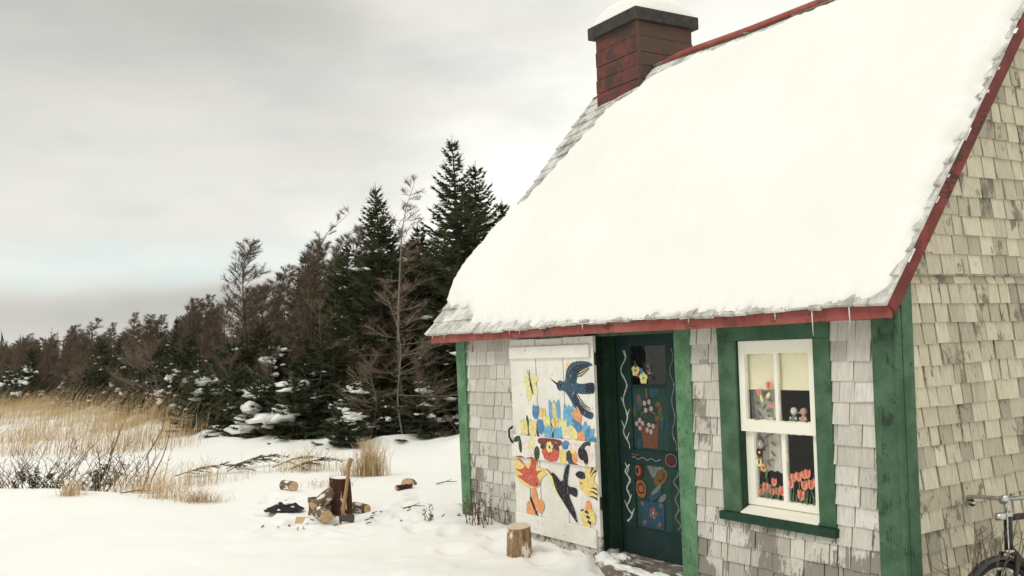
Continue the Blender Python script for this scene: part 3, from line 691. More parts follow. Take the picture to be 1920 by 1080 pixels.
ser = lambda p: [(x, z) for x, z in p]
A1 = dict(y=IY+.001, uv=in_pt, asp=1.0); r3 = random.Random(2)
def vine(x, zt, zb, amp, mat, w_, twigs=True, ph=0):
    pts = []; n = 78
    for i in range(n+1):
        z = zt+(zb-zt)*i/n; pts.append((x+amp*math.sin(i*.27+ph)*(1+.3*math.sin(i*.11))+r3.uniform(-.0015, .0015), z))
    stroke(mat, pts, [w_*r3.uniform(.6, 1.4) for _ in pts], **A1)
    if twigs:
        for i in range(5, n-1, 9):
            sg = 1 if (i//9) % 2 else -1; px, pz = pts[i]
            stroke(mat, [(px, pz), (px+sg*.012, pz+.022), (px+sg*.032, pz+.052)], [w_*1.1, w_*.9, w_*.4], **A1)
vine(ix0+.085, 1.545, .80, .026, 'p_chalk', .012, True, .6); vine(ix0+.085, .715, .29, .022, 'p_chalk', .012, True, 2.0)
vine(-1.90, 1.55, .85, .016, 'p_chalk2', .009, False, 0); vine(-1.90, .70, .30, .020, 'p_chalk2', .011, False, 1)
A2 = dict(y=IY+.012, uv=in_pt); O = lambda *a, **k: oval(*a, asp=1.0, **k)
# basket of flowers
pt('p_terra', [(-2.275, 1.02), (-2.07, 1.02), (-2.09, .845), (-2.25, .845)], smooth=False, **A2)
stroke('p_dgold', [(-2.27, 1.02), (-2.25, 1.09), (-2.18, 1.12), (-2.10, 1.09), (-2.075, 1.02)], .016, asp=1.0, **A2)
for cx, cz, rx, rz, ro, m_ in ((-2.285, 1.175, .05, .07, .3, 'p_dblue'), (-2.275, 1.185, .022, .05, .4, 'p_dgold'), (-2.10, 1.24, .05, .025, .5, 'p_dblue'), (-2.13, 1.255, .035, .018, .9, 'p_dblue'), (-2.19, 1.235, .013, .045, 0, 'p_dgold'), (-2.07, 1.16, .03, .02, .2, 'p_dgold'), (-2.05, 1.12, .03, .02, .8, 'p_dgold'), (-2.035, 1.03, .02, .05, -.2, 'p_dblue'), (-2.09, 1.06, .02, .02, 0, 'p_dgold'), (-2.33, 1.10, .025, .04, 0, 'p_dleaf'), (-2.29, .87, .025, .05, 0, 'p_dblue'), (-2.045, 1.08, .03, .04, .4, 'p_dleaf')): pt(m_, O(cx, cz, rx, rz, ro), **A2)
for cx, cz in ((-2.215, 1.165), (-2.165, 1.175), (-2.205, 1.115), (-2.145, 1.13), (-2.31, 1.015), (-2.275, 1.04), (-2.245, 1.02), (-2.275, .985), (-2.175, 1.01), (-2.13, 1.005), (-2.155, .965), (-2.195, .975)): pt('p_dred', O(cx, cz+.006, .021, .022), **A2); pt('p_dwhite', O(cx, cz, .018, .019), **A2)
# lower panel
pt('p_chalk2', [(-2.22, .722), (-2.02, .722), (-2.10, .655), (-2.16, .635)], smooth=False, **A2)
for cx, cz, rx, rz, ro, m_ in ((-2.315, .675, .06, .065, 0, 'p_dred'), (-2.32, .675, .034, .040, 0, 'p_dorange'), (-2.325, .675, .016, .024, 0, 'p_dred'), (-2.07, .645, .085, .05, .6, 'p_dgold'), (-2.06, .645, .045, .018, .7, 'p_dred'), (-2.06, .648, .03, .010, .7, 'p_dgold'), (-2.29, .545, .058, .066, .2, 'p_dorange'), (-2.29, .547, .040, .040, .2, 'p_dred'), (-2.29, .547, .028, .028, .2, 'p_dorange'), (-2.13, .525, .085, .035, .6, 'p_dblue'), (-2.12, .555, .07, .016, .6, 'p_chalk2'), (-2.06, .50, .05, .022, .6, 'p_chalk2')): pt(m_, O(cx, cz, rx, rz, ro), **A2)
pt('p_dblue', [(-2.31, .465), (-2.04, .465), (-2.05, .275), (-2.30, .275)], smooth=False, **A2)
for i in range(5): t = i*1.256; pt('p_dorange', O(-2.165+.03*math.cos(t), .385+.03*math.sin(t), .013, .016), **A2)
pt('p_dwhite', O(-2.165, .385, .010, .010), **A2)
for x_, z_ in ((-2.28, .44), (-2.08, .45), (-2.26, .31), (-2.10, .31)): pt('p_dorange', O(x_, z_, .014, .016), **A2)
A3 = dict(y=IY-.002, uv=in_pt)
stroke('p_chalk2', [(-2.36+.02*i, .768+.008*math.sin(i*1.3)) for i in range(17)], .010, asp=1.0, **A3); stroke('p_dgold', [(-2.36, .795), (-2.33, .790), (-2.28, .793)], .010, asp=1.0, **A3)
pt('p_chalk2', O(-1.935, .778, .062, .048), **A3); pt('p_dred', O(-1.935, .778, .055, .042), **A3)
inner = part(dd, 'door'); inner['label'] = 'dark green panelled inner door painted with vines and a flower basket'
b = mb('glass'); b.box(ix0+.162, -1.967, IY+.016, IY+.019, 1.298, 1.574); PT['b'] = b; A4 = dict(y=IY+.016, uv=in_pt)
for cx, cz, m_ in ((-2.30, 1.40, 'p_pale'), (-2.215, 1.345, 'p_pale')):
    for i in range(5): t = i*1.256+.3; pt(m_, O(cx+.026*math.cos(t), cz+.026*math.sin(t), .020, .020), **A4)
    pt('p_dgold', O(cx, cz, .009, .009), **A4)
pt('p_blue', O(-2.235, 1.395, .02, .022), **A4); pt('p_dleaf', O(-2.30, 1.445, .014, .028, .2), **A4); pt('p_dleaf', O(-2.14, 1.345, .03, .012), **A4); pt('p_red', O(-2.275, 1.365, .012, .014), **A4)
for q in ([(-2.17, 1.44), (-2.155, 1.42), (-2.14, 1.445)], [(-2.17, 1.40), (-2.15, 1.375), (-2.12, 1.385)], [(-2.165, 1.375), (-2.15, 1.375), (-2.14, 1.41)]): stroke('p_dwhite', q, .008, asp=1.0, **A4)
part(b, 'pane', inner)
# dark passage behind the inner door
b = mb('room'); b.box(DX0-.02, DX1+.02, .55, .57, .03, 1.79); b.box(DX0-.04, DX0-.02, .2, .57, .03, 1.79); b.box(DX1+.031, DX1+.05, .2, .57, .03, 1.79); part(b, 'passage_lining')
# --- threshold and step
b = mb('step_wood'); b.box(DX0+.002, DX1-.006, -.02, .185, .0, .058); b.box(DX0+.08, DX1+.02, -.15, -.0215, -.10, .034); part(b, 'doorstep', bevel=.008)

ss = mb('snow')
for i, (x, y, rx, ry, rz) in enumerate(((-2.44, -.05, .10, .07, .045), (-2.34, -.09, .11, .05, .03), (-2.15, -.12, .15, .04, .02), (-1.95, -.13, .14, .035, .016), (-2.38, .02, .10, .04, .02), (-1.78, -.13, .10, .04, .022))): ss.blob((x, y, .036 if y < -.03 else .06), (rx, ry, rz), i+4, 3, .4)
so = ss.build('step_snow', smooth=True); so.location = HC; so.rotation_euler = (0, 0, HROT); tag(so, 'ragged strip of snow left on the dark doorstep', 'snow')
# --- window
wf = mb('green')
for m_, a in (('green', (-1.278, -1.132, -.022, -.002, .535, 1.585)), ('green', (-.532, -.417, -.022, -.002, .535, 1.585)), ('greenx', (-1.278, -.417, -.024, -.002, 1.5855, 1.675))):
    wf.use(m_).box(*a)
window = part(wf, 'window', bevel=.004)
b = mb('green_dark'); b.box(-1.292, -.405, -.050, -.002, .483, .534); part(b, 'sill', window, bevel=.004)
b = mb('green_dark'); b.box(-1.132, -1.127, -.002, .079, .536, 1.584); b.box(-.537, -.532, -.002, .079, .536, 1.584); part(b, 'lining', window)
# raised putty line and uneven paint make the sash edges irregular
def sash(y0, y1, x0, x1, z0, z1, st, top, bot, mx0, mx1, seed):
    s = mb('cream'); s.box(x0, x0+st, y0, y1, z0, z1); s.box(x1-st, x1, y0, y1, z0, z1); s.box(x0+st, x1-st, y0+.0015, y1, z1-top, z1); s.box(x0+st, x1-st, y0+.0015, y1, z0, z0+bot)
    s.box(mx0, mx1, y0+.004, y1-.004, z0+bot, z1-top)
    r = random.Random(seed)
    gx = [(x0+st, mx0), (mx1, x1-st)]
    for a, c in gx:
        for zz, sg in ((z1-top, -1), (z0+bot, 1)):
            x = a
            while x < c-.004:
                ww = min(r.uniform(.006, .02), c-x); s.box(x, x+ww, y0+.0075, y1-.010, min(zz, zz+sg*r.uniform(.002, .008)), max(zz, zz+sg*r.uniform(.002, .008))); x += ww
        for xx, sg in ((a, 1), (c, -1)):
            z = z0+bot
            while z < z1-top-.004:
                hh = min(r.uniform(.008, .03), z1-top-z); q = sg*r.uniform(.002, .006); s.box(min(xx, xx+q), max(xx, xx+q), y0+.0085, y1-.010, z, z+hh); z += hh
    return s
o = part(sash(.004, .038, -1.126, -.538, 1.035, 1.582, .048, .072, .068, -.848, -.824, 3), 'sash', window, bevel=.002)
o = part(sash(.040, .076, -1.125, -.539, .585, 1.082, .066, .050, .040, -.845, -.815, 6), 'sash', window, bevel=.002)
b = mb('cream'); b.hexa([(-1.127, -.030, .536), (-.537, -.030, .536), (-.537, .078, .536), (-1.127, .078, .536), (-1.127, -.030, .546), (-.537, -.030, .546), (-.537, .078, .590), (-1.127, .078, .590)]); part(b, 'sill', window, bevel=.003)
layer[0] = 0; g = mb('glass'); g.box(-1.09, -.58, .022, .025, 1.09, 1.52); PT['b'] = g; Aw = dict(y=.0215, uv=in_pt, asp=1.0, leaf='p_glassgreen')
for cx, cz, s in ((-.905, 1.315, .026), (-.985, 1.275, .022), (-.885, 1.20, .018)):
    tulip(cx, cz, s, 'p_salmon', 'p_red', 0, (cx+.005, cz-.10), **Aw)
pt('p_pale', O(-.912, 1.255, .022, .012, .8), y=.0215, uv=in_pt); pt('p_pale', O(-.965, 1.235, .010, .026, .3), y=.0215, uv=in_pt)
part(g, 'pane', window)
layer[0] = 0; g = mb('glass'); g.box(-1.065, -.60, .058, .061, .62, 1.035); PT['b'] = g; Aw['y'] = .0575
for cx, cz, s in ((-1.035, .665, .024), (-.995, .70, .030), (-.945, .675, .024), (-.925, .735, .026), (-.898, .682, .026), (-.862, .69, .032),
                  (-.795, .735, .026), (-.775, .775, .028), (-.735, .785, .030), (-.692, .80, .027), (-.668, .808, .028), (-.695, .738, .030), (-.645, .748, .030), (-.613, .762, .026), (-.722, .678, .034)):
    tulip(cx, cz, s, 'p_salmon', 'p_red', r3.uniform(-.12, .12), (cx+r3.uniform(-.02, .02), .625), **Aw)
for i in range(26):
    x_ = r3.uniform(-1.04, -.605)
    if -.85 < x_ < -.81: continue
    stroke('p_glassgreen', [(x_, .622), (x_+r3.uniform(-.01, .01), .65), (x_+r3.uniform(-.02, .02), r3.uniform(.66, .71))], [.007, .006, .002], y=.0575, uv=in_pt, asp=1.0)
for cx, cz, m_, m2 in ((-1.03, .905, 'p_dred', 'p_pale'), (-1.025, .955, 'p_dwhite', 'p_pink'), (-1.0, .815, 'p_orange', 'p_dgold')):
    for i in range(5): t = i*1.256; pt(m_, O(cx+.015*math.cos(t), cz+.015*math.sin(t), .013, .013), y=.0575, uv=in_pt)
    pt(m2, O(cx, cz, .008, .008), y=.0575, uv=in_pt)
tulip(-1.035, .845, .026, 'p_pale', 'p_dleaf', 0, (-1.03, .77), **Aw)
stroke('p_glassgreen', [(-1.02, .88), (-.99, .84), (-.97, .80), (-.985, .76)], .012, y=.0575, uv=in_pt, asp=1.0)
part(g, 'pane', window)
b = mb('blind'); n = 10; k0 = len(b.v)
for i in range(n+1):
    x = -1.125+(.585)*i/n
    for z in (1.295, 1.575): b.v.append((x, .046+.0015*math.sin(i*1.1), z))
for i in range(n): b.face(k0+2*i, k0+2*i+2, k0+2*i+3, k0+2*i+1)
b.box(-1.125, -.54, .043, .050, 1.287, 1.298); b.tube([(-1.125, .058, 1.572), (-.54, .058, 1.572)], .011, 8)
part(b, 'roller_blind', window)
b = mb('cream'); b.box(-1.2, -.545, .0785, .22, .575, .60); part(b, 'sill', window)
# curtain with a leafy print
b = mb('curtain'); n = 24; k0 = len(b.v)
for i in range(n+1):
    x = -1.13+.25*i/n
    for z in (.79, 1.285): b.v.append((x+(.015 if z < 1 else -.01), .105+.007*math.sin(i*1.5)+.006*math.sin(i*.6+z), z+.006*math.sin(i*1.2)))
for i in range(n): b.face(k0+2*i, k0+2*i+2, k0+2*i+3, k0+2*i+1)
PT['b'] = b
for i in range(22):
    z = .84+i*.020; x = -1.00+.05*math.sin(i*2.4)+r3.uniform(-.02, .02); pt('curtain_print', O(x, z, .024, .009, r3.uniform(-1, 1)), y=.090, uv=in_pt)
part(b, 'curtain', window)

# ------------------------------------------------------------------ snow lying on the roof and the chimney
XLT = [(.0, -4.62), (.20, -4.70), (.24, -4.84), (.30, -4.875), (.42, -4.875), (.62, -4.86), (.80, -4.80), (1.0, -4.62), (1.25, -4.37), (1.5, -4.16), (1.70, -4.05), (1.9, -3.95)]
YBT = [(-4.9, .205), (-4.35, .185), (-4.1, .05), (-3.5, .015), (-2.5, -.01), (-1.5, -.015), (-.6, -.015), (-.1, -.01), (.2, .03)]
YTT = [(-4.9, 1.70), (-3.95, 1.72), (-3.82, 1.78), (-3.6, 1.90), (-3.2, 1.955), (.2, 1.975)]
def roof_snow():
    b = mb('snow'); nx, ny = 330, 150; idx = {}
    XS = [-4.93+(5.05)*i/nx for i in range(nx+1)]; YS = [-.015+2.065*j/ny for j in range(ny+1)]
    D = {}
    for i, x in enumerate(XS):
        for j, yd in enumerate(YS):
            jag = .030*noise.noise(Vector((x*9, yd*9, 1)))+.018*noise.noise(Vector((x*26, yd*26, 4)))
            row = .5+.5*math.cos((yd+.02)/.098*2*math.pi)
            dl = x-lerp_table(XLT, yd)+jag*1.6+.03*(row-.5)*sstep(.7, 1.0, yd)
            dr_ = (RX1-.030-.006*row)-x+jag*1.0
            db = yd-lerp_table(YBT, x)+jag*1.3+.03*noise.noise(Vector((x*4, 2, 7)))
            dt = lerp_table(YTT, x)-yd+jag*1.2
            D[i, j] = min(dl, dr_*1.1, db, dt)
    for (i, j), d in D.items():
        if d < -.035: continue
        x, yd = XS[i], YS[j]
        t = sstep(-.02, .13, d)
        h = -.012+.016*sstep(-.01, .03, d)+.105*math.sqrt(max(t, 0))*(.85+.3*noise.noise(Vector((x*1.3, yd*1.5, 2))))+(.010*noise.noise(Vector((x*5, yd*5, 5)))+.045*noise.noise(Vector((x*.9, yd*2.0, 8))))*t
        h += .035*math.exp(-((x+4.8)/.25)**2-((yd-.40)/.16)**2)*t
        h *= (.28+.72*sstep(.02, .5, yd)) if h > 0 else 1
        idx[i, j] = b.add([roof_pt(x, yd, h+(.012 if d > .012 else .002))])
    for (i, j) in idx:
        q = [(i, j), (i+1, j), (i+1, j+1), (i, j+1)]
        if all(p in idx for p in q): b.face(*[idx[p] for p in q])
    o = b.build('roof_snow', smooth=True); o.location = HC; o.rotation_euler = (0, 0, HROT)
    tag(o, 'thick smooth blanket of snow over the whole front slope of the cottage roof', 'snow')
roof_snow()
def chimney_snow():
    b = mb('snow'); nx, ny = 40, 40; x0, x1, y0, y1 = CX0-.020, CX1+.030, CY0-.035, CY1+.040
    for j in range(ny+1):
        for i in range(nx+1):
            u, v = i/nx*2-1, j/ny*2-1
            d = max(0, 1-(abs(u)**3.2+abs(v)**3.2)**(1/3.2)) if False else max(0, (1-abs(u)**3.0)*(1-abs(v)**3.0))
            x, y = x0+(x1-x0)*i/nx, y0+(y1-y0)*j/ny
            b.v.append((x, y, 4.748+.225*d**.45+.022*noise.noise(Vector((x*4, y*4, 1)))*d))
    n = nx+1
    for j in range(ny):
        for i in range(nx): a = j*n+i; b.face(a, a+1, a+1+n, a+n)
    o = b.build('chimney_snow', smooth=True); o.location = HC; o.rotation_euler = (0, 0, HROT)
    tag(o, 'rounded cap of snow heaped on top of the dark chimney rim', 'snow')
chimney_snow()
# icicles along the eave
for i, (x, ln) in enumerate(((-4.72, .035), (-4.50, .045), (-3.40, .04), (-3.25, .045), (-2.42, .04), (-1.32, .04), (-.62, .055), (-.36, .15), (-.12, .11))):
    b = mb('ice'); p = roof_pt(x, -.02, .0); b.tube([(0, 0, 0), (.001, 0, -ln*.5), (.003, 0, -ln)], [.0042, .0030, .0010], 6)
    o = b.build('icicle', smooth=True); q = to_world(x, -.213, 1.748); o.location = q; o.rotation_euler = (0, 0, HROT)
    lab = 'longest icicle on the eave, just right of the window head' if ln > .13 else ('long thin icicle on the eave near the right corner post' if ln > .1 else 'short thin icicle hanging from the edge of the eave shingles')
    tag(o, lab, 'icicle', 'icicles along the eave')

# ------------------------------------------------------------------ ornaments behind the panes
def place(o, x, y, z, rz=0): o.location = to_world(x, y, z); o.rotation_euler = (0, 0, HROT+rz)
b = mb('china'); b.blob((0, 0, .022), (.036, .020, .022), 1, 2, .05); b.tube([(.024, 0, .03), (.030, 0, .05), (.032, 0, .062)], [.011, .008, .008], 8); b.blob((.035, 0, .068), (.014, .011, .012), 2, 2, .03); b.tube([(.045, 0, .068), (.058, 0, .065)], [.005, .002], 6); b.tube([(-.028, 0, .03), (-.048, 0, .045)], [.012, .003], 6)
o = b.build('duck_figurine', smooth=True); place(o, -.925, .058, 1.081); tag(o, 'small white china duck behind the upper left pane', 'figurine')
for x, hc, bc, lab, sd in ((-.752, 'china', 'china_green', 'small figurine with a round white head behind the upper right pane', 1), (-.680, 'china_pink', 'china_pink', 'small orange-pink bird-like figurine beside the white-headed one', 2)):
    b = mb(bc); b.tube([(0, 0, 0), (0, 0, .012), (0, 0, .03), (0, 0, .05), (0, 0, .062)], [.027, .028, .020, .017, .010], 12); b.use(hc); b.blob((0, 0, .082), (.022, .020, .024), sd, 2, .05)
    b.use('china'); b.tube([(-.022, -.004, .03), (-.018, -.012, .048)], .007, 6); b.tube([(.022, -.004, .03), (.018, -.012, .048)], .007, 6)
    if sd == 2: b.use('china_pink'); b.tube([(-.018, -.004, .080), (-.036, -.006, .072)], [.007, .003], 6)
    o = b.build('figurine', smooth=True); place(o, x, .058, 1.081); tag(o, lab, 'figurine')
b = mb('china'); b.tube([(0, 0, 0), (0, 0, .01), (0, 0, .09), (0, 0, .10)], [.028, .032, .042, .045], 14); b.use('china_green'); b.tube([(0, 0, .10), (.01, 0, .16)], .004, 5); b.tube([(0, 0, .10), (-.015, .01, .15)], .004, 5)
o = b.build('flowerpot', smooth=True); place(o, -1.06, .135, .60); tag(o, 'white flowerpot inside the lower left corner of the window', 'flowerpot')

# ------------------------------------------------------------------ things on the snow
def gz(x, y): return ground_z(x, y)
def log_mesh(name, rad, ln, bark, cut, seed, parent=None, upright=False, bottom=1.05):
    """a sawn log with bark; along local z from 0 to ln"""
    b = mb(bark); r = random.Random(seed); n = 18; k = 7
    for i in range(k+1):
        for j in range(n):
            t = 2*math.pi*j/n; q = rad*(1+.07*noise.noise(Vector((math.cos(t)*1.5, math.sin(t)*1.5, i*.35+seed))))*(bottom+(1-bottom)*i/k)
            b.v.append((q*math.cos(t), q*math.sin(t), ln*i/k+(.012*math.cos(t+seed) if i == k else 0)))
    for i in range(k):
        for j in range(n): a = i*n+j; c = i*n+(j+1) % n; b.face(a, c, c+n, a+n)
    o = b.build(name, parent, smooth=True)
    c = mb(cut)
    for i, z in ((0, -.0015), (k, .0015)):
        ids = [c.add([(b.v[i*n+j][0]*.985, b.v[i*n+j][1]*.985, b.v[i*n+j][2]+z)]) for j in range(n)]; ctr = c.add([(0, 0, sum(b.v[i*n+j][2] for j in range(n))/n+z)])
        for j in range(n): c.face(ids[j], ids[(j+1) % n], ctr) if i else c.face(ids[(j+1) % n], ids[j], ctr)
    c.build('cut_end', o)
    return o
def lay(o, x, y, z, az, tilt=0):
    """lay a log (along its own z) with its axis at bearing az, raised by tilt"""
    d = Vector((math.cos(az)*math.cos(tilt), math.sin(az)*math.cos(tilt), math.sin(tilt))); o.rotation_euler = d.to_track_quat('Z', 'Y').to_euler(); o.location = (x, y, z)
o = log_mesh('chopping_block', .105, .40, 'bark_red', 'cut_wood_pale', 3); o.location = (-1.75, 9.60, gz(-1.75, 9.6)-.03)
tag(o, 'upright dark red-brown chopping block with flecks of snow', 'chopping block')
cap = mb('snow'); cap.blob((0, 0, .402), (.10, .10, .012), 5, 2, .1); so = cap.build('snow', o, smooth=True)
o = log_mesh('log_stump', .088, .29, 'bark_stump', 'cut_wood_pale', 5, bottom=1.18); o.location = (-.005, 7.33, -.035)
tag(o, 'short upright log with peeling bark, standing in snow by the painted door', 'log')
def axe():
    e = empty('axe', (-1.66, 9.19, gz(-1.66, 9.19)+.03), 0)
    tag(e, 'axe leaning with its handle up against the chopping block', 'axe')
    h = mb('axe_handle'); h.tube([(.0, -.02, .0), (.005, .02, .12), (.028, .08, .28), (.042, .12, .40), (.045, .14, .48), (.068, .15, .545), (.072, .15, .56)], [.018, .017, .016, .016, .018, .024, .018], 10); h.build('handle', e, smooth=True)
    a = mb('axe_steel'); y0 = .018
    pr = [(-.03, .045), (.045, .05), (.105, .062), (.115, .02), (.105, -.035), (.05, -.012), (-.03, -.01)]; th = [.016, .016, .006, .003, .006, .016, .016]
    n = len(pr); k = a.add([(p[0], -.03-t, p[1]) for p, t in zip(pr, th)]+[(p[0], -.03+t, p[1]) for p, t in zip(pr, th)])
    a.face(*[k+i for i in range(n)]); a.face(*[k+n+i for i in range(n)][::-1])
    for i in range(n): a.face(k+i, k+n+i, k+n+(i+1) % n, k+(i+1) % n)
    a.build('axe_head', e)
axe()
for (x, y, zo, az, tl, r_, ln, lab, bk) in (
        (-1.93, 9.42, .055, -1.15, -.02, .062, .30, 'snowy birch log lying in front of the pile, its sawn end towards the viewer', 'bark_log'),
        (-1.97, 9.40, .11, .85, .48, .060, .28, 'bark-covered log leaning on the pile against the chopping block', 'bark_log'),
        (-2.04, 9.70, -.02, 0, 1.57, .056, .19, 'short log standing upright behind the pile', 'bark_log'),
        (-1.92, 9.63, .06, -.35, .12, .055, .26, 'split log lying in the middle of the pile beside the block', 'bark_log'),
        (-1.665, 9.86, .05, -.7, -.05, .055, .20, 'bark-covered log half hidden to the right behind the chopping block', 'bark_log'),
        (-2.76, 11.50, .05, -.75, -.03, .060, .20, 'lone snow-flecked log lying on the snow left of the block', 'bark_log'),
        (-1.38, 11.05, .020, .55, .02, .036, .20, 'thin dark log lying on the snow right of the grass tuft', 'bark_red')):
    o = log_mesh('firewood_log', r_, ln, bk, 'cut_wood', int(abs(x)*100)); lay(o, x, y, gz(x, y)+zo, az, tl); tag(o, lab, 'log', 'firewood about the chopping block')
# split billets
def billet(ln, w_, h_, mat_b, seed):
    b = mb('cut_wood'); r = random.Random(seed); pr = [(-w_, 0), (w_, 0), (w_*.75, h_*.6), (0, h_), (-w_*.8, h_*.55)]; n = 5
    k = b.add([(0+r.uniform(-.01, .01), p[0], p[1]) for p in pr]+[(ln+r.uniform(-.01, .01), p[0]*r.uniform(.85, 1.05), p[1]*r.uniform(.8, 1)) for p in pr])
    b.face(*[k+i for i in range(n)][::-1]); b.face(*[k+n+i for i in range(n)]); b.face(k, k+1, k+n+1, k+n)
    for i in range(1, n): (b.use(mat_b) if i in (2, 3) else b.use('cut_wood')).face(k+i, k+(i+1) % n, k+n+(i+1) % n, k+n+i)
    return b
o = billet(.36, .05, .055, 'cut_wood', 1).build('split_billet'); o.location = (-2.16, 9.47, gz(-2.16, 9.5)+.035); o.rotation_euler = (0.05, .03, -.12); tag(o, 'pale split billet sticking out of the pile to the left', 'firewood', 'firewood about the chopping block')
b = mb('cut_wood'); n = 12; k = b.add([(.09*math.cos(math.pi*i/n), -.07*f, .085*math.sin(math.pi*i/n)*(1-.15*f)) for f in (0, 1) for i in range(n+1)])
b.face(*[k+i for i in range(n+1)][::-1]); b.face(*[k+n+1+i for i in range(n+1)]); b.face(k, k+n+1, k+2*n+1, k+n)
for i in range(n): b.use('bark_log').face(k+i, k+i+1, k+n+2+i, k+n+1+i)
o = b.build('split_billet'); o.location = (-1.29, 11.42, gz(-1.29, 11.42)-.005); o.rotation_euler = (0, 0, 2.75); tag(o, 'half round orange split billet on the snow right of the grass tuft', 'firewood', 'firewood about the chopping block')
b = mb('cut_wood'); rc = random.Random(4)
for i in range(40):
    x, y = rc.gauss(-1.75, .34), rc.gauss(9.35, .30); z = gz(x, y)+.004; a = rc.uniform(0, 6.28); l_, w_ = rc.uniform(.008, .026), rc.uniform(.004, .009); b.use(rc.choice(('cut_wood', 'bark_log', 'bark_red', 'twig_dark')))
    c0, s0 = math.cos(a), math.sin(a); b.hexa([(x+u*l_*c0-v*w_*s0, y+u*l_*s0+v*w_*c0, z+k*.008+(u+1)*.004) for k in (0, 1) for u, v in ((-1, -1), (1, -1), (1, 1), (-1, 1))])
o = b.build('wood_chips'); tag(o, 'scattered wood chips and bark crumbs on the trodden snow round the block', 'wood chips', kind='stuff')
# black crumpled sheet
def sheet():
    b = mb('black_sheet'); n = 26
    for j in range(n+1):
        for i in range(n+1):
            u, v = i/n*2-1, j/n*2-1; rr = math.hypot(u, v); t = math.atan2(v, u); ed = 1+.22*noise.noise(Vector((math.cos(t)*2, math.sin(t)*2, 3)))
            k = max(abs(u), abs(v)); x, y = u*(k/(rr+1e-6))*.20*ed, v*(k/(rr+1e-6))*.15*ed
            hh = (1-k**2)*.062*(1+.9*noise.noise(Vector((x*9, y*9, 2))))+.03*abs(noise.noise(Vector((x*22, y*22, 8))))
            b.v.append((x, y, max(0, hh)+.004))
    for j in range(n):
        for i in range(n): a = j*(n+1)+i; b.face(a, a+1, a+n+2, a+n+1)
    o = b.build('plastic_sheet', smooth=False); o.location = (-2.40, 9.95, gz(-2.40, 9.95)+.002); tag(o, 'crumpled black plastic sheet lying on the snow left of the firewood', 'plastic sheet')
    s = mb('snow')
    for q in ((-.05, -.06, .085), (.06, -.03, .08), (.11, -.07, .05), (-.02, -.12, .03), (.02, .02, .11)): s.blob(q, (.022, .018, .010), q[0]*10, 1, .3)
    s.build('snow', o, smooth=True)
sheet()

# ------------------------------------------------------------------ plants
def spray(b, p, d, ln, w_, r, gap=.028, spikes=True):
    """one needled twig: a narrow blade with short needle tufts along both sides"""
    d = d.normalized(); up = Vector((r.uniform(-.4, .4), r.uniform(-.4, .4), 1)).normalized(); sd = d.cross(up)
    if sd.length < 1e-4: sd = Vector((1, 0, 0))
    sd.normalize(); nn = sd.cross(d)
    k = b.add([p-sd*w_*.4, p+sd*w_*.4, p+d*ln]); b.face(k, k+1, k+2)
    k = b.add([p-nn*w_*.3, p+nn*w_*.3, p+d*ln*.95]); b.face(k, k+1, k+2)
    if spikes:
        m = max(3, int(ln/gap))
        for i in range(m):
            t = (i+.4)/m; q = p+d*ln*t; s = 1 if i % 2 else -1; nl = w_*1.1*(1-.5*t)*r.uniform(.7, 1.3)
            tip = q+(d*.75+sd*s*.8+nn*r.uniform(-.5, .6)).normalized()*nl
            k = b.add([q-d*w_*.22, q+d*w_*.22, tip]); b.face(k, k+1, k+2)
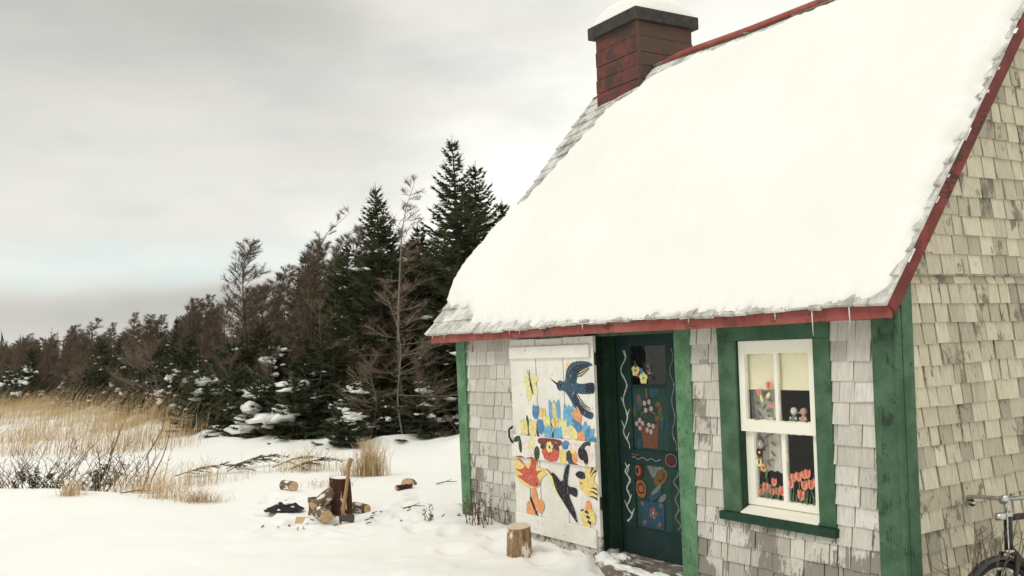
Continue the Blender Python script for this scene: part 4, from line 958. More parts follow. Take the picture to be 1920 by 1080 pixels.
def spruce(seed, h=6.0, rad=1.5, whorls=46, low=.05, tone='needles', snow=.0, gapy=.12, power=.85, twig=1.0, double_top=False):
    r = random.Random(seed); e = empty('spruce_tree')
    t = mb('trunk'); lean = Vector((r.uniform(-.02, .03), r.uniform(-.02, .02), 0))
    def ax(z): return Vector((lean.x*z*z/h+.02*math.sin(z*1.3+seed), lean.y*z*z/h, z))
    t.tube([ax(h*i/8)-Vector((0, 0, .15 if i == 0 else 0)) for i in range(9)], [.017*h*(1-i/8.3)+.004 for i in range(9)], 7); t_o = t
    c = mb(tone); s = mb('snow')
    for i in range(whorls):
        f = (i+r.uniform(-.3, .3))/whorls; f = max(0, min(.985, f)); z = h*(low+(1-low)*f)
        R_ = rad*(1-f)**power*(1 if f < .93 else 1.15)+.05; nb = r.choice((4, 5, 5, 6)) if f < .9 else 4
        a0 = r.uniform(0, 6.28)
        if r.random() < gapy: nb = 2
        for j in range(nb):
            a = a0+6.283*j/nb+r.uniform(-.4, .4); L_ = R_*r.choice((r.uniform(.55, .8), r.uniform(.8, 1.05), r.uniform(.9, 1.25)))
            el = R(-14+50*f**1.3)+r.uniform(-.16, .16); d = Vector((math.cos(a)*math.cos(el), math.sin(a)*math.cos(el), math.sin(el))); p0 = ax(z)
            mid = p0+d*L_*.55+Vector((0, 0, -.05*L_)); end = p0+d*L_+Vector((0, 0, .10*L_))
            t_o.tube([p0, mid, end], [.010*(L_+.2), .007*(L_+.2), .002], 3, False)
            m = max(3, int(L_/.070*twig))
            for q in range(m):
                u = (q+.6)/m
                if u < .14 and L_ > .5: continue
                P = (p0.lerp(mid, u/.55) if u < .55 else mid.lerp(end, (u-.55)/.45))
                dd = (mid-p0 if u < .55 else end-mid).normalized(); sd = dd.cross(Vector((0, 0, 1))).normalized()
                for sg in ((1, -1) if L_ > .25 else (r.choice((1, -1)),)):
                    tl = (.10+.34*L_*(1-u)**.8*(.35 + u if u < .3 else 1))*r.uniform(.6, 1.2)
                    spray(c, P, dd*.75+sd*sg*r.uniform(.5, 1.0)+Vector((0, 0, r.uniform(-.35, .15))), min(tl, .46), .075, r, .042)
            spray(c, end-d*.05, (end-mid), .14, .06, r)
            if snow and f < .85 and r.random() < snow:
                u = r.uniform(.45, .95); P = p0.lerp(end, u)+Vector((0, 0, .03)); k = r.uniform(.4, 1.0); s.blob(P, (.16*k, .12*k, .05*k), r.random()*9, 1, .35)
    spray(c, ax(h)-Vector((0, 0, .12)), Vector((0, 0, 1)), .30, .05, r)
    t_o.build('trunk', e); c.build('crown', e)
    if s.v: s.build('snow', e, smooth=True)
    return e
def bare_tree(seed, h=4.5, spread=.9, n1=46, n2=7, n3=4, mat='twig', trunk='trunk', lean=.18, first=.12, el0=.35, name='larch_tree', width=1.0, bend=.25):
    """leafless tree: trunk, boughs and a haze of fine twigs; its top bent by the wind towards +x"""
    r = random.Random(seed); e = empty(name); t = mb(trunk); c = mb(mat)
    kx = r.uniform(.03, .08)
    def ax(z): f = z/h; return Vector((lean*h*.25*f**2+bend*h*.12*max(0, f-.75)/.25*max(0, f-.75)/.25+kx*math.sin(f*7+seed), kx*math.cos(f*5+seed), z))
    t.tube([ax(h*i/10)-Vector((0, 0, .15 if i == 0 else 0)) for i in range(11)], [(.0078*h*(1-i/10)**.9+.003)*width for i in range(11)], 6)
    for i in range(n1):
        f = first+(1-first)*((i+r.random())/n1)**.9; p = ax(h*f); a = r.uniform(0, 6.283); L_ = spread*(1.02-f)**.62*r.uniform(.5, 1.2)+.05; el = el0+r.uniform(-.4, .4)+.4*(f-.5)
        d = Vector((math.cos(a)*math.cos(el), math.sin(a)*math.cos(el), math.sin(el))); wind = Vector((.28*f, 0, .05))
        pts = [p, p+d*L_*.5+Vector((0, 0, -.04*L_))+wind*L_*.2, p+d*L_+wind*L_*.6]
        t.tube(pts, [.006*width*(L_+.4), .005*width*(L_+.3), .002], 3, False)
        for j in range(n2):
            u = (j+r.random())/n2*.85+.15; P = pts[0].lerp(pts[1], u*2) if u < .5 else pts[1].lerp(pts[2], u*2-1)
            d2 = (d+Vector((r.uniform(-.8, .8), r.uniform(-.8, .8), r.uniform(-.2, .75)))+wind*.6).normalized(); l2 = L_*.42*(1.15-u)*r.uniform(.5, 1.5)+.06+.06*(1-f)
            q2 = P+d2*l2; sd = d2.cross(Vector((r.uniform(-1, 1), r.uniform(-1, 1), .3))).normalized(); c.ribbon([P, P+d2*l2*.5+Vector((0, 0, .015)), q2], .012*width, .004, sd)
            for m in range(n3):
                w_ = r.random(); Q = P.lerp(q2, w_); d3 = (d2*.7+Vector((r.uniform(-1, 1), r.uniform(-1, 1), r.uniform(-.35, .8)))).normalized(); l3 = l2*r.uniform(.25, .8)+.05
                sd = d3.cross(Vector((r.uniform(-1, 1), r.uniform(-1, 1), .4))).normalized(); k = c.add([Q-sd*.0042*width, Q+sd*.0042*width, Q+d3*l3]); c.face(k, k+1, k+2)
    t.build('trunk', e); c.build('crown', e)
    return e
def young_fir(seed, h=1.5, rad=.8, snow=14, big=.26):
    e = spruce(seed, h, rad, 17, .05, 'needles_light' if seed % 2 else 'needles', 0, .1, .8, 1.1); e.name = 'young_fir'
    r = random.Random(seed+100); s = mb('snow')
    for i in range(snow):
        f = r.random()**.8; z = h*(.12+.82*f); R_ = rad*(1-f)**.8*r.uniform(.45, .95); a = r.uniform(0, 6.283); k = big*r.choice((r.uniform(.2, .5), r.uniform(.25, .6), r.uniform(.5, 1.0)))*(1.15-f*.6)
        for q in range(r.choice((2, 3, 4))):
            s.blob((R_*math.cos(a)+r.uniform(-.6, .6)*k, R_*math.sin(a)+r.uniform(-.5, .5)*k, z+.03+r.uniform(-.3, .1)*k), (k*r.uniform(.3, .62), k*r.uniform(.3, .55), k*r.uniform(.12, .26)), i+seed+q*7, 2, .7)
    s.build('snow', e, smooth=True)
    return e
def put(e, x, y, h0, h, label, cat, group, rz=None, dz=-.05, wide=1.0):
    e.location = (x, y, ground_z(x, y)+dz); k = h/h0; e.scale = (k*wide, k*wide, k); e.rotation_euler = (0, 0, rnd.uniform(-.5, .5) if rz is None else rz)
    tag(e, label, cat, group); return e

# signature trees by the cottage
WOOD = 'trees of the wood beside the cottage'
put(spruce(1, 6, 1.6, 54, .06, 'needles', .05), -.97, 19.4, 6, 5.62, 'tallest dark spruce, standing just left of the cottage roof', 'spruce tree', WOOD, 0)
put(spruce(2, 5.6, 1.8, 54, .08, 'needles', .04), -.78, 20.7, 5.6, 5.45, 'slightly shorter spruce close beside the tallest one, nearer the roof', 'spruce tree', WOOD, 0)
put(spruce(3, 5, 1.45, 50, .08, 'needles', .04), -2.62, 19.9, 5, 4.85, 'second tallest spruce, a slim pointed one left of the tall bare larch', 'spruce tree', WOOD, 0)
put(spruce(4, 4.4, 1.4, 42, .08, 'needles', .04), -1.85, 20.6, 4.4, 4.15, 'dark spruce between the slim spruce and the tallest one', 'spruce tree', WOOD, 0)
put(spruce(5, 4.8, 1.8, 46, .08, 'needles', .03), -.12, 20.6, 4.8, 4.6, 'broad dark spruce half hidden by the edge of the cottage roof', 'spruce tree', WOOD, 0)
put(spruce(6, 4.0, 1.5, 40, .06, 'needles', .05), -3.45, 20.5, 4.0, 3.75, 'dark bushy spruce just left of the slim pointed one', 'spruce tree', WOOD, 0)
put(spruce(7, 4.4, 1.4, 32, .06, 'needles', .05), 1.3, 19.9, 4.4, 4.6, 'dark spruce behind the cottage', 'spruce tree', WOOD, 0)
put(bare_tree(21, 5.1, 1.0, 44, 8, 6, 'twig_tan', 'trunk_pale', .10, .15, .25, 'larch_tree', .95, .5), -2.2, 19.1, 5.1, 4.9, 'tall thin bare larch with a crooked top between the two pointed spruces', 'larch tree', WOOD, 0)
put(bare_tree(22, 2.7, 1.7, 15, 9, 6, 'twig_tan', 'trunk_pale', -.3, .20, .30, 'bare_tree', .72, 0), -2.05, 17.9, 2.7, 2.7, 'small pale crooked bare tree with wide level twigs in front of the spruces', 'bare tree', WOOD, 0)
put(bare_tree(23, 2.6, 1.5, 14, 9, 6, 'twig_tan', 'trunk_pale', .3, .2, .4, 'bare_tree', .7, 0), -3.9, 19.3, 2.6, 2.6, 'pale spreading bare tree at the edge of the wood left of the slim spruce', 'bare tree', WOOD, .4)
put(bare_tree(24, 4.6, .6, 40, 7, 5, 'twig', 'trunk', .45, .25, .5, 'larch_tree', .8, 1.2), -4.75, 22.4, 4.6, 4.75, 'thin bare larch with its top bent far over to the right', 'larch tree', WOOD, 0)
# prototypes for the rest of the wood
protoS = [(spruce(31, 4, 1.15, 30, .06, 'needles', .05), 4), (spruce(32, 4, 1.0, 30, .08, 'needles', .04), 4), (spruce(33, 4, 1.3, 28, .05, 'needles_light', .07), 4)]
protoL = [(bare_tree(41+i, 4, .85+.1*(i % 3), 84, 9, 7, 'twig', 'trunk', r_, .06, .4, 'larch_tree', 1.0, b_), 4) for i, (r_, b_) in enumerate(((.2, .5), (.35, .9), (.1, .3), (.25, .7)))]
protoF = [(young_fir(51, 1.5, .75, 24, .25), 1.5), (young_fir(52, 1.5, .85, 28, .28), 1.5), (young_fir(53, 1.3, .8, 20, .34), 1.3), (young_fir(54, 1.4, .8, 16, .22), 1.4)]
used = set()
def inst(lst, i, x, y, h, label, cat, wide=1.0, rz=None):
    e, h0 = lst[i % len(lst)]
    if e.name not in used: used.add(e.name); c = e
    else: c = copy_tree(e)
    return put(c, x, y, h0, h, label, cat, WOOD, rz, wide=wide)
HT = [(-34, 2.9), (-20, 2.95), (-14, 3.1), (-12, 3.2), (-10, 3.5), (-7.9, 3.95), (-6.2, 4.5), (-4.6, 4.9), (-3.5, 4.6), (-1, 4.6), (4, 4.6)]
def edge_at(t):
    L_ = [math.hypot(c-a, d-b) for (a, b), (c, d) in zip(EDGE, EDGE[1:])]; q = t*sum(L_)
    for k, ((a, b), (c, d)) in enumerate(zip(EDGE, EDGE[1:])):
        if q <= L_[k] or k == len(L_)-1: f = q/L_[k]; nx, ny = (d-b)/L_[k], -(c-a)/L_[k]; return a+(c-a)*f, b+(d-b)*f, -nx if ny > 0 and False else nx, ny
        q -= L_[k]
def behind(t, dist):
    x, y, nx, ny = edge_at(t)
    if edge_dist(x+nx*.5, y+ny*.5) < 0: nx, ny = -nx, -ny
    return x+nx*dist, y+ny*dist
rr = random.Random(77)
k = 0
for i in range(150):                         # bare larches, several rows deep
    t = .205+.74*((i+rr.random())/150)**1.25; dist = rr.uniform(.5, 8.0); x, y = behind(t, dist)
    h = lerp_table(HT, x)*rr.uniform(.80, 1.0)+.10*dist*.3
    inst(protoL, rr.randrange(4), x, y, h, 'bare brown larch in the thick of the wood', 'larch tree', rr.uniform(.9, 1.25))
for i in range(46):
    t = .06+.94*(i+rr.random())/46; dist = rr.uniform(.8, 6.0); x, y = behind(t, dist)
    h = lerp_table(HT, x)*rr.choice((rr.uniform(.35, .7), rr.uniform(.7, 1.0)))
    inst(protoS, rr.randrange(3), x, y, h, 'dark young spruce among the bare larches of the wood', 'spruce tree', rr.uniform(.95, 1.3), rr.uniform(0, 6))
for i in range(44):
    t = (.10+.88*(i+rr.random())/44); dist = rr.uniform(-.1, 1.5); x, y = behind(t, dist)
    inst(protoF, rr.randrange(4), x, y, rr.uniform(.8, 1.6), 'low young fir with clumps of snow at the edge of the wood', 'fir tree', rr.uniform(.9, 1.2), rr.uniform(0, 6))
for i in range(14):
    t = .08+.26*(i+rr.random())/14; x, y = behind(t, rr.uniform(.0, 1.2))
    inst(protoF, i, x, y, rr.uniform(.9, 1.9), 'snowy young fir at the foot of the tall spruces beside the cottage', 'fir tree', rr.uniform(1.0, 1.3), rr.uniform(0, 6))
for i in range(16):
    t = .05+.42*(i+rr.random())/16; x, y = behind(t, rr.uniform(.3, 1.8))
    inst(protoS, i, x, y, rr.uniform(1.6, 2.6), 'dense dark spruce at the front of the wood near the cottage', 'spruce tree', 1.25, rr.uniform(0, 6))
protoB = [(bare_tree(61, 1.8, 1.1, 20, 8, 7, 'twig_tan', 'trunk_pale', .2, .12, .5, 'bare_tree', .6, 0), 1.8), (bare_tree(62, 1.8, .9, 22, 8, 7, 'twig', 'trunk', .35, .10, .6, 'bare_tree', .6, .3), 1.8)]
for i in range(18):
    t = .07+.40*(i+rr.random())/18; x, y = behind(t, rr.uniform(-.3, .9)); inst(protoB, i, x, y, rr.uniform(1.2, 2.3), ('pale twiggy bare sapling in front of the dark firs', 'brown twiggy bare sapling in front of the dark firs')[i % 2], 'bare tree', rr.uniform(.9, 1.3))
for i, (x, y, h, lab) in enumerate(((-6.75, 21.3, 1.3, 'leftmost rounded fir bush under one big cap of snow'), (-5.6, 20.0, 1.4, 'fir bush with several large white snow clumps, right of the leftmost one'), (-4.95, 19.2, 1.1, 'low fir bush bowed under two round snow clumps'), (-4.2, 18.5, 1.2, 'snow-laden fir bush in front of the slim spruce'), (-3.0, 17.1, .75, 'smallest fir bush, nearly buried in a white mound of snow'))):
    put(young_fir(81+i, 1.3, .75, 6+i % 3, .62), x, y, 1.3, h, lab, 'fir bush', 'snow-laden bushes before the wood', rz=i*1.3, wide=1.15)
# far wood, one mass
def far_wood():
    b = mb('twig_dark'); r = random.Random(9); pts = []
    for i in range(900):
        a = r.uniform(-.95, .12); dist = r.uniform(62, 150); x, y = dist*math.sin(a), dist*math.cos(a)
        h = r.uniform(2.4, 3.9)+(dist-62)*.012
        if edge_dist(x, y) < -3 and dist < 75: pass
        z0 = ground_z(x, y)-.2; con = r.random() < .55; b.use('needles' if con else 'twig_dark')
        if con:
            for k in range(9):
                f = k/9; z = z0+h*(.05+.95*f); R_ = h*.20*(1-f)+.06
                for j in range(6): aa = r.uniform(0, 6.28); q = Vector((x, y, z)); tip = q+Vector((math.cos(aa)*R_*r.uniform(.7, 1.2), math.sin(aa)*R_, -.08*h+r.uniform(0, .2))); sd = Vector((-math.sin(aa), math.cos(aa), 0))*R_*.35; kk = b.add([q+Vector((0, 0, .12*h))-sd*.3, tip-sd, tip+sd]); b.face(kk, kk+1, kk+2)
            b.tube([(x, y, z0), (x, y, z0+h*1.04)], [.05, .012], 3, False)
        else:
            b.tube([(x, y, z0), (x+.15*h, y, z0+h)], [.05, .01], 3, False)
            for k in range(46):
                f = r.uniform(.05, 1); q = Vector((x+.15*h*f, y, z0+h*f)); aa = r.uniform(0, 6.28); L_ = h*.26*(1.1-f); tip = q+Vector((math.cos(aa)*L_, math.sin(aa)*L_, L_*r.uniform(.1, .9))); sd = Vector((0, 0, .035)); kk = b.add([q-sd, q+sd, tip]); b.face(kk, kk+1, kk+2)
    o = b.build('far_wood'); tag(o, 'distant dark wood along the horizon behind the larches', 'wood', kind='stuff')
far_wood()

# ------------------------------------------------------------------ dry grass
def blades(b, x, y, n, sx, sy, h0, h1, r, lean=(.25, .0), w_=.010, spread=.25):
    for i in range(n):
        px, py = x+r.gauss(0, sx), y+r.gauss(0, sy); h = r.uniform(h0, h1); a = r.uniform(0, 6.283); z = ground_z(px, py)-.03
        l = Vector((lean[0]+r.gauss(0, spread), lean[1]+r.gauss(0, spread), 0)); sd = Vector((math.cos(a), math.sin(a), 0)); p = Vector((px, py, z))
        b.ribbon([p, p+l*h*.30+Vector((0, 0, h*.55)), p+l*h*(1.0+r.random()*.5)+Vector((0, 0, h*.95*(1-.3*l.length)))], w_, .003, sd)
def grass_field():
    b = mb('grass'); r = random.Random(31); n = 0
    while n < 430:
        x = -5.6-14.0*r.random()**.85; ye = lerp_table([(-20, 39), (-14, 32), (-7.9, 23.8), (-4.6, 19.7)], x); far = lerp_table([(-20, 20), (-14, 15), (-10, 10), (-7, 5), (-5, 2.5)], x)
        d = .2+far*r.random()**1.35; y = ye-d
        if y < 13.2: continue
        cl = nz(x, y, 1.5, 12)+.5*nz(x, y, .5, 3)
        if cl < .06+.16*(d > 5): continue
        blades(b, x, y, 22, .30, .36, .20, (.52+.28*(d < 6))*r.uniform(.7, 1.1), r, (.34, 0), .0085, .17); n += 1
    for i in range(130):
        x = -7.0-10.5*r.random(); ye = lerp_table([(-20, 39), (-14, 32), (-7.9, 23.8), (-4.6, 19.7)], x); y = ye-r.uniform(.3, 5.5)
        blades(b, x, y, 5, .25, .25, .75, 1.25, r, (.36, 0), .010, .10)
    o = b.build('dry_grass'); tag(o, 'tall dry tan grass standing out of the snow before the wood', 'grass', kind='stuff')
grass_field()
r5 = random.Random(8)
def tuft(x, y, n, sx, h0, h1, lab, lean=(.05, 0), spread=.16, w_=.0062):
    b = mb('grass'); spread *= 1.25; blades(b, x, y, int(n*1.7), sx, sx*.7, h0, h1, r5, lean, w_, spread)
    for k in range(len(b.v)): q = b.v[k]; b.v[k] = (q[0]-x, q[1]-y, q[2]-ground_z(x, y))
    o = b.build('grass_tuft'); o.location = (x, y, ground_z(x, y)); tag(o, lab, 'grass tuft', 'grass tufts on the snow')
tuft(-1.90, 12.7, 300, .085, .14, .60, 'tall sheaf of dry grass behind the chopping block', (.0, 0), .13)
tuft(-2.17, 12.7, 90, .12, .12, .42, 'shorter tan grass joined to the left of the tall sheaf', (.05, 0), .25)
tuft(-2.95, 13.4, 130, .22, .12, .45, 'thin dry grass at the end of the cut spruce boughs', (.1, 0), .2)
tuft(-2.35, 11.9, 60, .16, .06, .16, 'low flattened grass between the lone log and the block', (.3, 0), .5)
tuft(-3.62, 10.95, 150, .13, .08, .26, 'matted brown tuft lying over on the open snow', (.35, -.1), .5)
tuft(-4.05, 11.1, 70, .12, .08, .28, 'small dry tuft left of the matted one', (.1, 0), .3)
tuft(-5.05, 11.0, 80, .08, .10, .30, 'fan-shaped tuft at the edge of the snow drift', (.15, 0), .3)
tuft(-4.5, 11.7, 150, .28, .15, .5, 'loose stand of dry grass behind the fan-shaped tuft', (.2, 0), .2)
tuft(-4.2, 12.7, 120, .35, .12, .45, 'scattered dry grass in front of the spruce boughs', (.2, 0), .2)

# ------------------------------------------------------------------ twigs, boughs, weeds
def shrub(x, y, seed, n, h, spread, lab, mat='twig_dark', leaves=0, name='bare_shrub', lean=.2, group=None, z=None, thick=.006, sub=7):
    r = random.Random(seed); b = mb(mat); lv = MB().use('broad_leaf')
    for i in range(n):
        a = r.uniform(0, 6.283); p = Vector((r.gauss(0, spread*.35), r.gauss(0, spread*.3), -.05)); H = h*r.uniform(.55, 1.0); d = Vector((math.cos(a)*.45*spread+lean*H, math.sin(a)*.4*spread, H)); pts = [p]
        for k_ in range(1, 5): pts.append(p+d*k_/4+Vector((r.uniform(-.03, .03), r.uniform(-.03, .03), 0))*H*1.5)
        b.tube(pts, [thick*(1-.18*k_)*(.7+.6*H) for k_ in range(5)], 4, False)
        for k_ in range(sub):
            f = r.uniform(.25, 1)*3.99; q = pts[int(f)].lerp(pts[int(f)+1], f % 1); d2 = Vector((r.uniform(-.8, .9), r.uniform(-.8, .8), r.uniform(.2, 1))).normalized(); l2 = H*r.uniform(.1, .28); e2 = q+d2*l2
            b.tube([q, q.lerp(e2, .5)+Vector((0, 0, .008)), e2], [thick*.55, thick*.4, .0012], 3, False)
            for m in range(leaves):
                Q = q.lerp(e2, r.uniform(.4, 1)); d3 = Vector((r.uniform(-1, 1), r.uniform(-1, 1), r.uniform(-.3, .7))).normalized(); sd = d3.cross(Vector((r.uniform(-.4, .4), r.uniform(-.4, .4), 1))).normalized(); l3 = r.uniform(.035, .06)
                kk = lv.add([Q, Q+d3*l3*.5+sd*.013, Q+d3*l3, Q+d3*l3*.5-sd*.013]); lv.face(kk, kk+1, kk+2, kk+3)
    z = ground_z(x, y) if z is None else z
    if leaves:
        e = empty(name, (x, y, z)); b.build('stem', e); lv.build('foliage', e); o = e
    else: o = b.build(name); o.location = (x, y, z)
    return tag(o, lab, 'shrub', group)
SH = 'shrubs at the left edge of the clearing'
shrub(-6.3, 12.7, 1, 60, .70, 1.0, 'tangled brown bare shrub at the left edge of the picture', group=SH)
shrub(-5.45, 13.2, 2, 34, .62, .75, 'thin dark bare shrub right of the tangled one', group=SH)
shrub(-5.25, 12.0, 3, 16, .34, .45, 'low leafy evergreen shrub with dark oval leaves in the snow', leaves=5, name='evergreen_shrub', group=SH)
shrub(-5.75, 11.75, 4, 12, .28, .35, 'lowest leafy evergreen shrub at the foot of the drift', leaves=5, name='evergreen_shrub', group=SH)
shrub(-4.75, 12.3, 5, 3, 1.15, .15, 'long slanting dead stems leaning to the right above the snow', lean=.38, name='dry_plant', group=SH, thick=.008, sub=4)
shrub(-5.35, 12.4, 6, 3, 1.15, .2, 'tall slanting dead stems above the leafy shrub', lean=.33, name='dry_plant', group=SH, thick=.008, sub=4)
def bough(x, y, az, ln, lab, seed):
    r = random.Random(seed); b = mb('needles'); st = mb('twig_dark'); e = empty('spruce_bough', (x, y, ground_z(x, y)), az)
    hk = r.uniform(.09, .17); by = r.uniform(-.15, .15); cv = [Vector((ln*f, by*f*f, .03+hk*math.sin(f*2.4))) for f in [i/8 for i in range(9)]]
    p0, p1, p2 = cv[0], cv[4], cv[8]; st.tube(cv, [.009*(1-.09*i) for i in range(9)], 5)
    for k_ in range(int(ln/.045)):
        u = (k_+.5)/int(ln/.045); q = cv[int(u*8)].lerp(cv[min(8, int(u*8)+1)], u*8 % 1)
        for sg in (1, -1):
            if r.random() < .3 or u < .12: continue
            d = Vector((1, sg*r.uniform(.5, 1.1), r.uniform(-.45, .35))).normalized(); l2 = .36*ln*(1.05-u)*r.uniform(.3, 1.0)+.05; st.tube([q, q+d*l2], [.004, .0015], 3, False)
            for m in range(max(1, int(l2/.05))): spray(b, q+d*l2*(m/max(1, int(l2/.05))), d+Vector((r.uniform(-.5, .5), r.uniform(-.5, .5), r.uniform(-.1, .3))), .085, .028, r, .02)
    st.build('stem', e); b.build('foliage', e); tag(e, lab, 'spruce bough', 'cut boughs lying on the snow')
for i, (x, y, az, ln, lab) in enumerate(((-4.75, 13.5, .2, .95, 'leftmost cut spruce bough on the snow, below the slanting stems'), (-4.15, 13.9, .5, .9, 'cut spruce bough lying in the middle of the row, tips raised'), (-4.05, 13.6, -.15, .8, 'cut spruce bough with drooping tips, right of the middle one'), (-3.45, 13.75, .15, .75, 'cut spruce bough next to the last one on the right'), (-3.1, 13.35, -.25, .75, 'rightmost cut spruce bough, beside the thin dry grass'))): bough(x, y, az, ln, lab, i+60)
# weeds by the cottage wall and small shrub under the wood
def weeds(x, y, seed, n, h, sp, lab, z, mat='twig_dark', heads=True, cat='dead weeds', lean=0, thick=.0035):
    r = random.Random(seed); b = mb(mat)
    for i in range(n):
        p = Vector((r.gauss(0, sp), r.gauss(0, sp*.5), -.04)); H = h*r.uniform(.45, 1); d = Vector((r.gauss(lean, .14)*H, r.gauss(0, .14)*H, H)); pts = [p+d*k_/4+Vector((r.uniform(-.012, .012), r.uniform(-.012, .012), 0)) for k_ in range(5)]
        b.tube(pts, [thick*(1.2-.2*k_) for k_ in range(5)], 4, False)
        for k_ in range(5):
            f = r.uniform(.3, 1)*3.99; q = pts[int(f)].lerp(pts[int(f)+1], f % 1); e2 = q+Vector((r.uniform(-1, 1), r.uniform(-1, 1), r.uniform(.2, 1))).normalized()*H*r.uniform(.05, .16); b.tube([q, e2], [thick*.6, .001], 3, False)
            if heads:
                for m in range(3): b.blob(e2+Vector((r.uniform(-.012, .012), r.uniform(-.012, .012), r.uniform(-.02, .02))), (r.uniform(.003, .0065),)*3, m, 1, .4)
    o = b.build('dead_weed'); o.location = (x, y, z); tag(o, lab, cat, 'dead weeds in the snow'); return o
q = to_world(-4.02, -.09); weeds(q.x, q.y, 1, 26, .38, .13, 'dark dead weeds with seed heads against the left end of the front wall', gz(q.x, q.y))
q = to_world(-4.62, -.30); weeds(q.x, q.y, 2, 7, .20, .08, 'sparse dead weeds left of the far corner post', gz(q.x, q.y))
q = to_world(.30, .14); weeds(q.x, q.y, 3, 17, 1.08, .10, 'brown bramble canes rising before the bicycle wheel', -.30, 'twig', False, 'brambles', .10, .0055)
q = to_world(.22, -.02); weeds(q.x, q.y, 4, 14, 1.0, .10, 'reddish thin canes against the gable left of the bicycle', -.30, 'twig', False, 'brambles', .0, .004)
q = to_world(-1.42, -.25); weeds(q.x, q.y, 5, 7, .22, .05, 'little dead weed at the foot of the door casing', gz(q.x, q.y))
shrub(-.6, 17.4, 15, 18, .55, .9, 'low bare twigs in the snow at the foot of the tallest spruce', 'twig', group=WOOD, thick=.004)
shrub(-7.0, 24.3, 16, 30, 1.0, 1.0, 'round bare brown bush with a snow cap at the edge of the wood', 'twig', group=WOOD, thick=.006)
for i, (x, y, az, ln, lab) in enumerate(((-2.05, 9.05, 1.1, .16, 'small dark stick in front of the firewood'), (-1.15, 9.7, .2, .22, 'thin broken twig on the snow right of the axe'), (-.95, 11.4, .3, .25, 'forked twig on the snow right of the split billets'), (-4.55, 11.15, .1, .35, 'reddish bark strip lying beside the fan-shaped tuft'))):
    b = mb('twig_dark'); b.tube([(0, 0, .012), (ln*.5, .012, .03), (ln, 0, .02)], [.007, .006, .003], 5); b.tube([(ln*.45, .01, .028), (ln*.8, .05, .05)], [.004, .002], 4); o = b.build('stick'); o.location = (x, y, gz(x, y)); o.rotation_euler = (0, 0, az); tag(o, lab, 'stick', 'sticks on the snow')

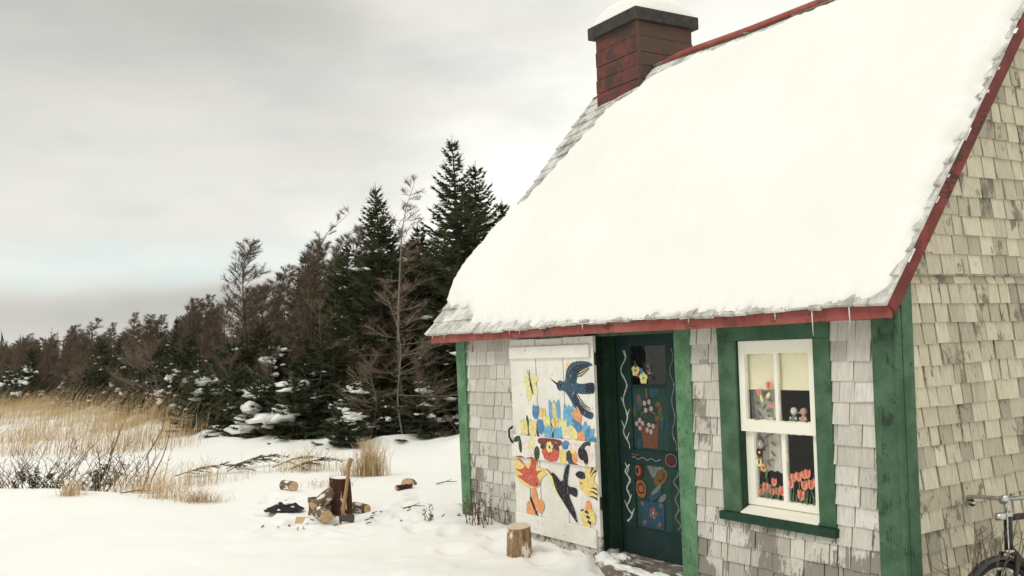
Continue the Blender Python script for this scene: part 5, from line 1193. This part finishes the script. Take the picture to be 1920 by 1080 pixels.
# ------------------------------------------------------------------ bicycle leaning by the gable (front wheel towards the corner)
def bicycle():
    e = empty('bicycle', to_world(.41, .215, -.245), HROT); tag(e, 'old black bicycle with chrome handlebar leaning beside the gable wall', 'bicycle')
    # local: x out from the wall, y back along the bicycle; tilted towards the wall
    lean = math.radians(6)
    def T(y, z, x=0): return (x*math.cos(lean)-z*math.sin(lean)*.9, y, z*math.cos(lean)+x*math.sin(lean))
    r_w = .335; fy, ry, az_ = 0.0, 1.05, .345
    def wheel(yc):
        t = mb('rubber'); N_ = 40
        t.tube([T(yc+r_w*math.cos(6.2832*i/N_), az_+r_w*math.sin(6.2832*i/N_)) for i in range(N_+1)], .017, 8, False); o = t.build('wheel', e, smooth=True)
        rm = mb('chrome'); rm.tube([T(yc+(r_w-.024)*math.cos(6.2832*i/N_), az_+(r_w-.024)*math.sin(6.2832*i/N_)) for i in range(N_+1)], .010, 6, False)
        for i in range(28): t_ = 6.2832*i/28; rm.tube([T(yc+.02*math.cos(t_+.9), az_+.02*math.sin(t_+.9), .022*(-1)**i), T(yc+(r_w-.03)*math.cos(t_), az_+(r_w-.03)*math.sin(t_))], .0011, 3, False)
        rm.tube([T(yc, az_, -.045), T(yc, az_, .045)], .018, 10); rm.build('rim', o, smooth=True)
    wheel(fy); wheel(ry)
    def guard(yc, a0, a1):
        g = mb('black_enamel'); N_ = 22; k = 0
        for i in range(N_+1):
            a = R(a0+(a1-a0)*i/N_)
            for dx, dr_ in ((-.028, -.012), (-.016, .004), (0, .008), (.016, .004), (.028, -.012)): g.v.append(T(yc+(r_w+.032+dr_)*math.cos(a), az_+(r_w+.032+dr_)*math.sin(a), dx))
        for i in range(N_):
            for j in range(4): a = i*5+j; g.face(a, a+1, a+6, a+5)
        g.build('mudguard', e, smooth=True)
    guard(fy, 10, 200); guard(ry, -10, 190)
    hb, ht, sb_, bb = (.135, .72), (.165, .90), (.80, .86), (.62, .30)
    f = mb('black_enamel')
    f.tube([T(*hb), T(*ht)], .021, 10); f.tube([T(.165, .885), T(.70, .86)], .016, 10); f.tube([T(.14, .745), T(*bb)], .018, 10); f.tube([T(*bb), T(*sb_)], .017, 10)
    for sx in (-.05, .05): f.tube([T(bb[0], bb[1], sx*.4), T(ry, az_, sx)], .010, 8); f.tube([T(.77, .80, sx*.3), T(ry, az_, sx)], .009, 8)
    f.build('frame', e, smooth=True)
    k = mb('black_enamel')
    for sx in (-.05, .05): k.tube([T(*hb, sx*.8), T(.06, .52, sx), T(.0, az_, sx)], [.013, .012, .009], 8)
    k.build('fork', e, smooth=True)
    l = mb('chrome'); l.tube([T(.165, .90), T(.172, .985)], .013, 10); l.tube([T(.163, .892), T(.165, .912)], .025, 12); l.tube([T(.137, .712), T(.139, .73)], .025, 12)
    l.build('stem', e, smooth=True)
    h = mb('chrome'); bar = [T(.31, .945, -.285), T(.22, .985, -.24), T(.165, .992, -.16), T(.165, .985, -.05), T(.165, .985, .05), T(.165, .995, .14), T(.20, 1.02, .22), T(.30, 1.03, .27)]
    h.tube(bar, .0115, 10); h.tube([T(.155, .97, -.02), T(.155, .995, .02)], .018, 10)
    h.tube([T(.15, .96, -.16), T(.19, .965, -.24)], .006, 6); h.tube([T(.15, .965, .14), T(.19, .99, .22)], .006, 6)
    hh = h.build('handlebar', e, smooth=True)
    for q0, q1 in ((bar[0], bar[1]), (bar[7], bar[6])):
        g = mb('rubber'); a, b_ = Vector(q0), Vector(q1); g.tube([a+(a-b_)*.25, a.lerp(b_, .75)], .016, 10); g.build('grip', hh, smooth=True)
    c = mb('chrome'); c.tube([T(.15, .94, .012), T(.125, .84, .015), T(.118, .73, .012), T(.08, .69, .012)], .004, 6); c.tube([T(.118, .885, -.01), T(.115, .915, -.01)], .028, 10); c.build('brake_rod', e, smooth=True)
    s = mb('saddle'); s.blob((T(.84, .93)[0], .84, .93), (.085, .13, .03), 3, 2, .1); s.tube([T(.80, .86), T(.82, .92)], .012, 8); s.build('saddle', e, smooth=True)
    c = mb('chrome'); c.tube([T(bb[0], bb[1], -.05), T(bb[0], bb[1], .07)], .022, 10); c.tube([T(bb[0], bb[1], .06), T(bb[0]-.12, bb[1]-.11, .07)], .009, 8); c.tube([T(bb[0], bb[1], -.06), T(bb[0]+.12, bb[1]+.11, -.07)], .009, 8); c.build('crank', e, smooth=True)
bicycle()
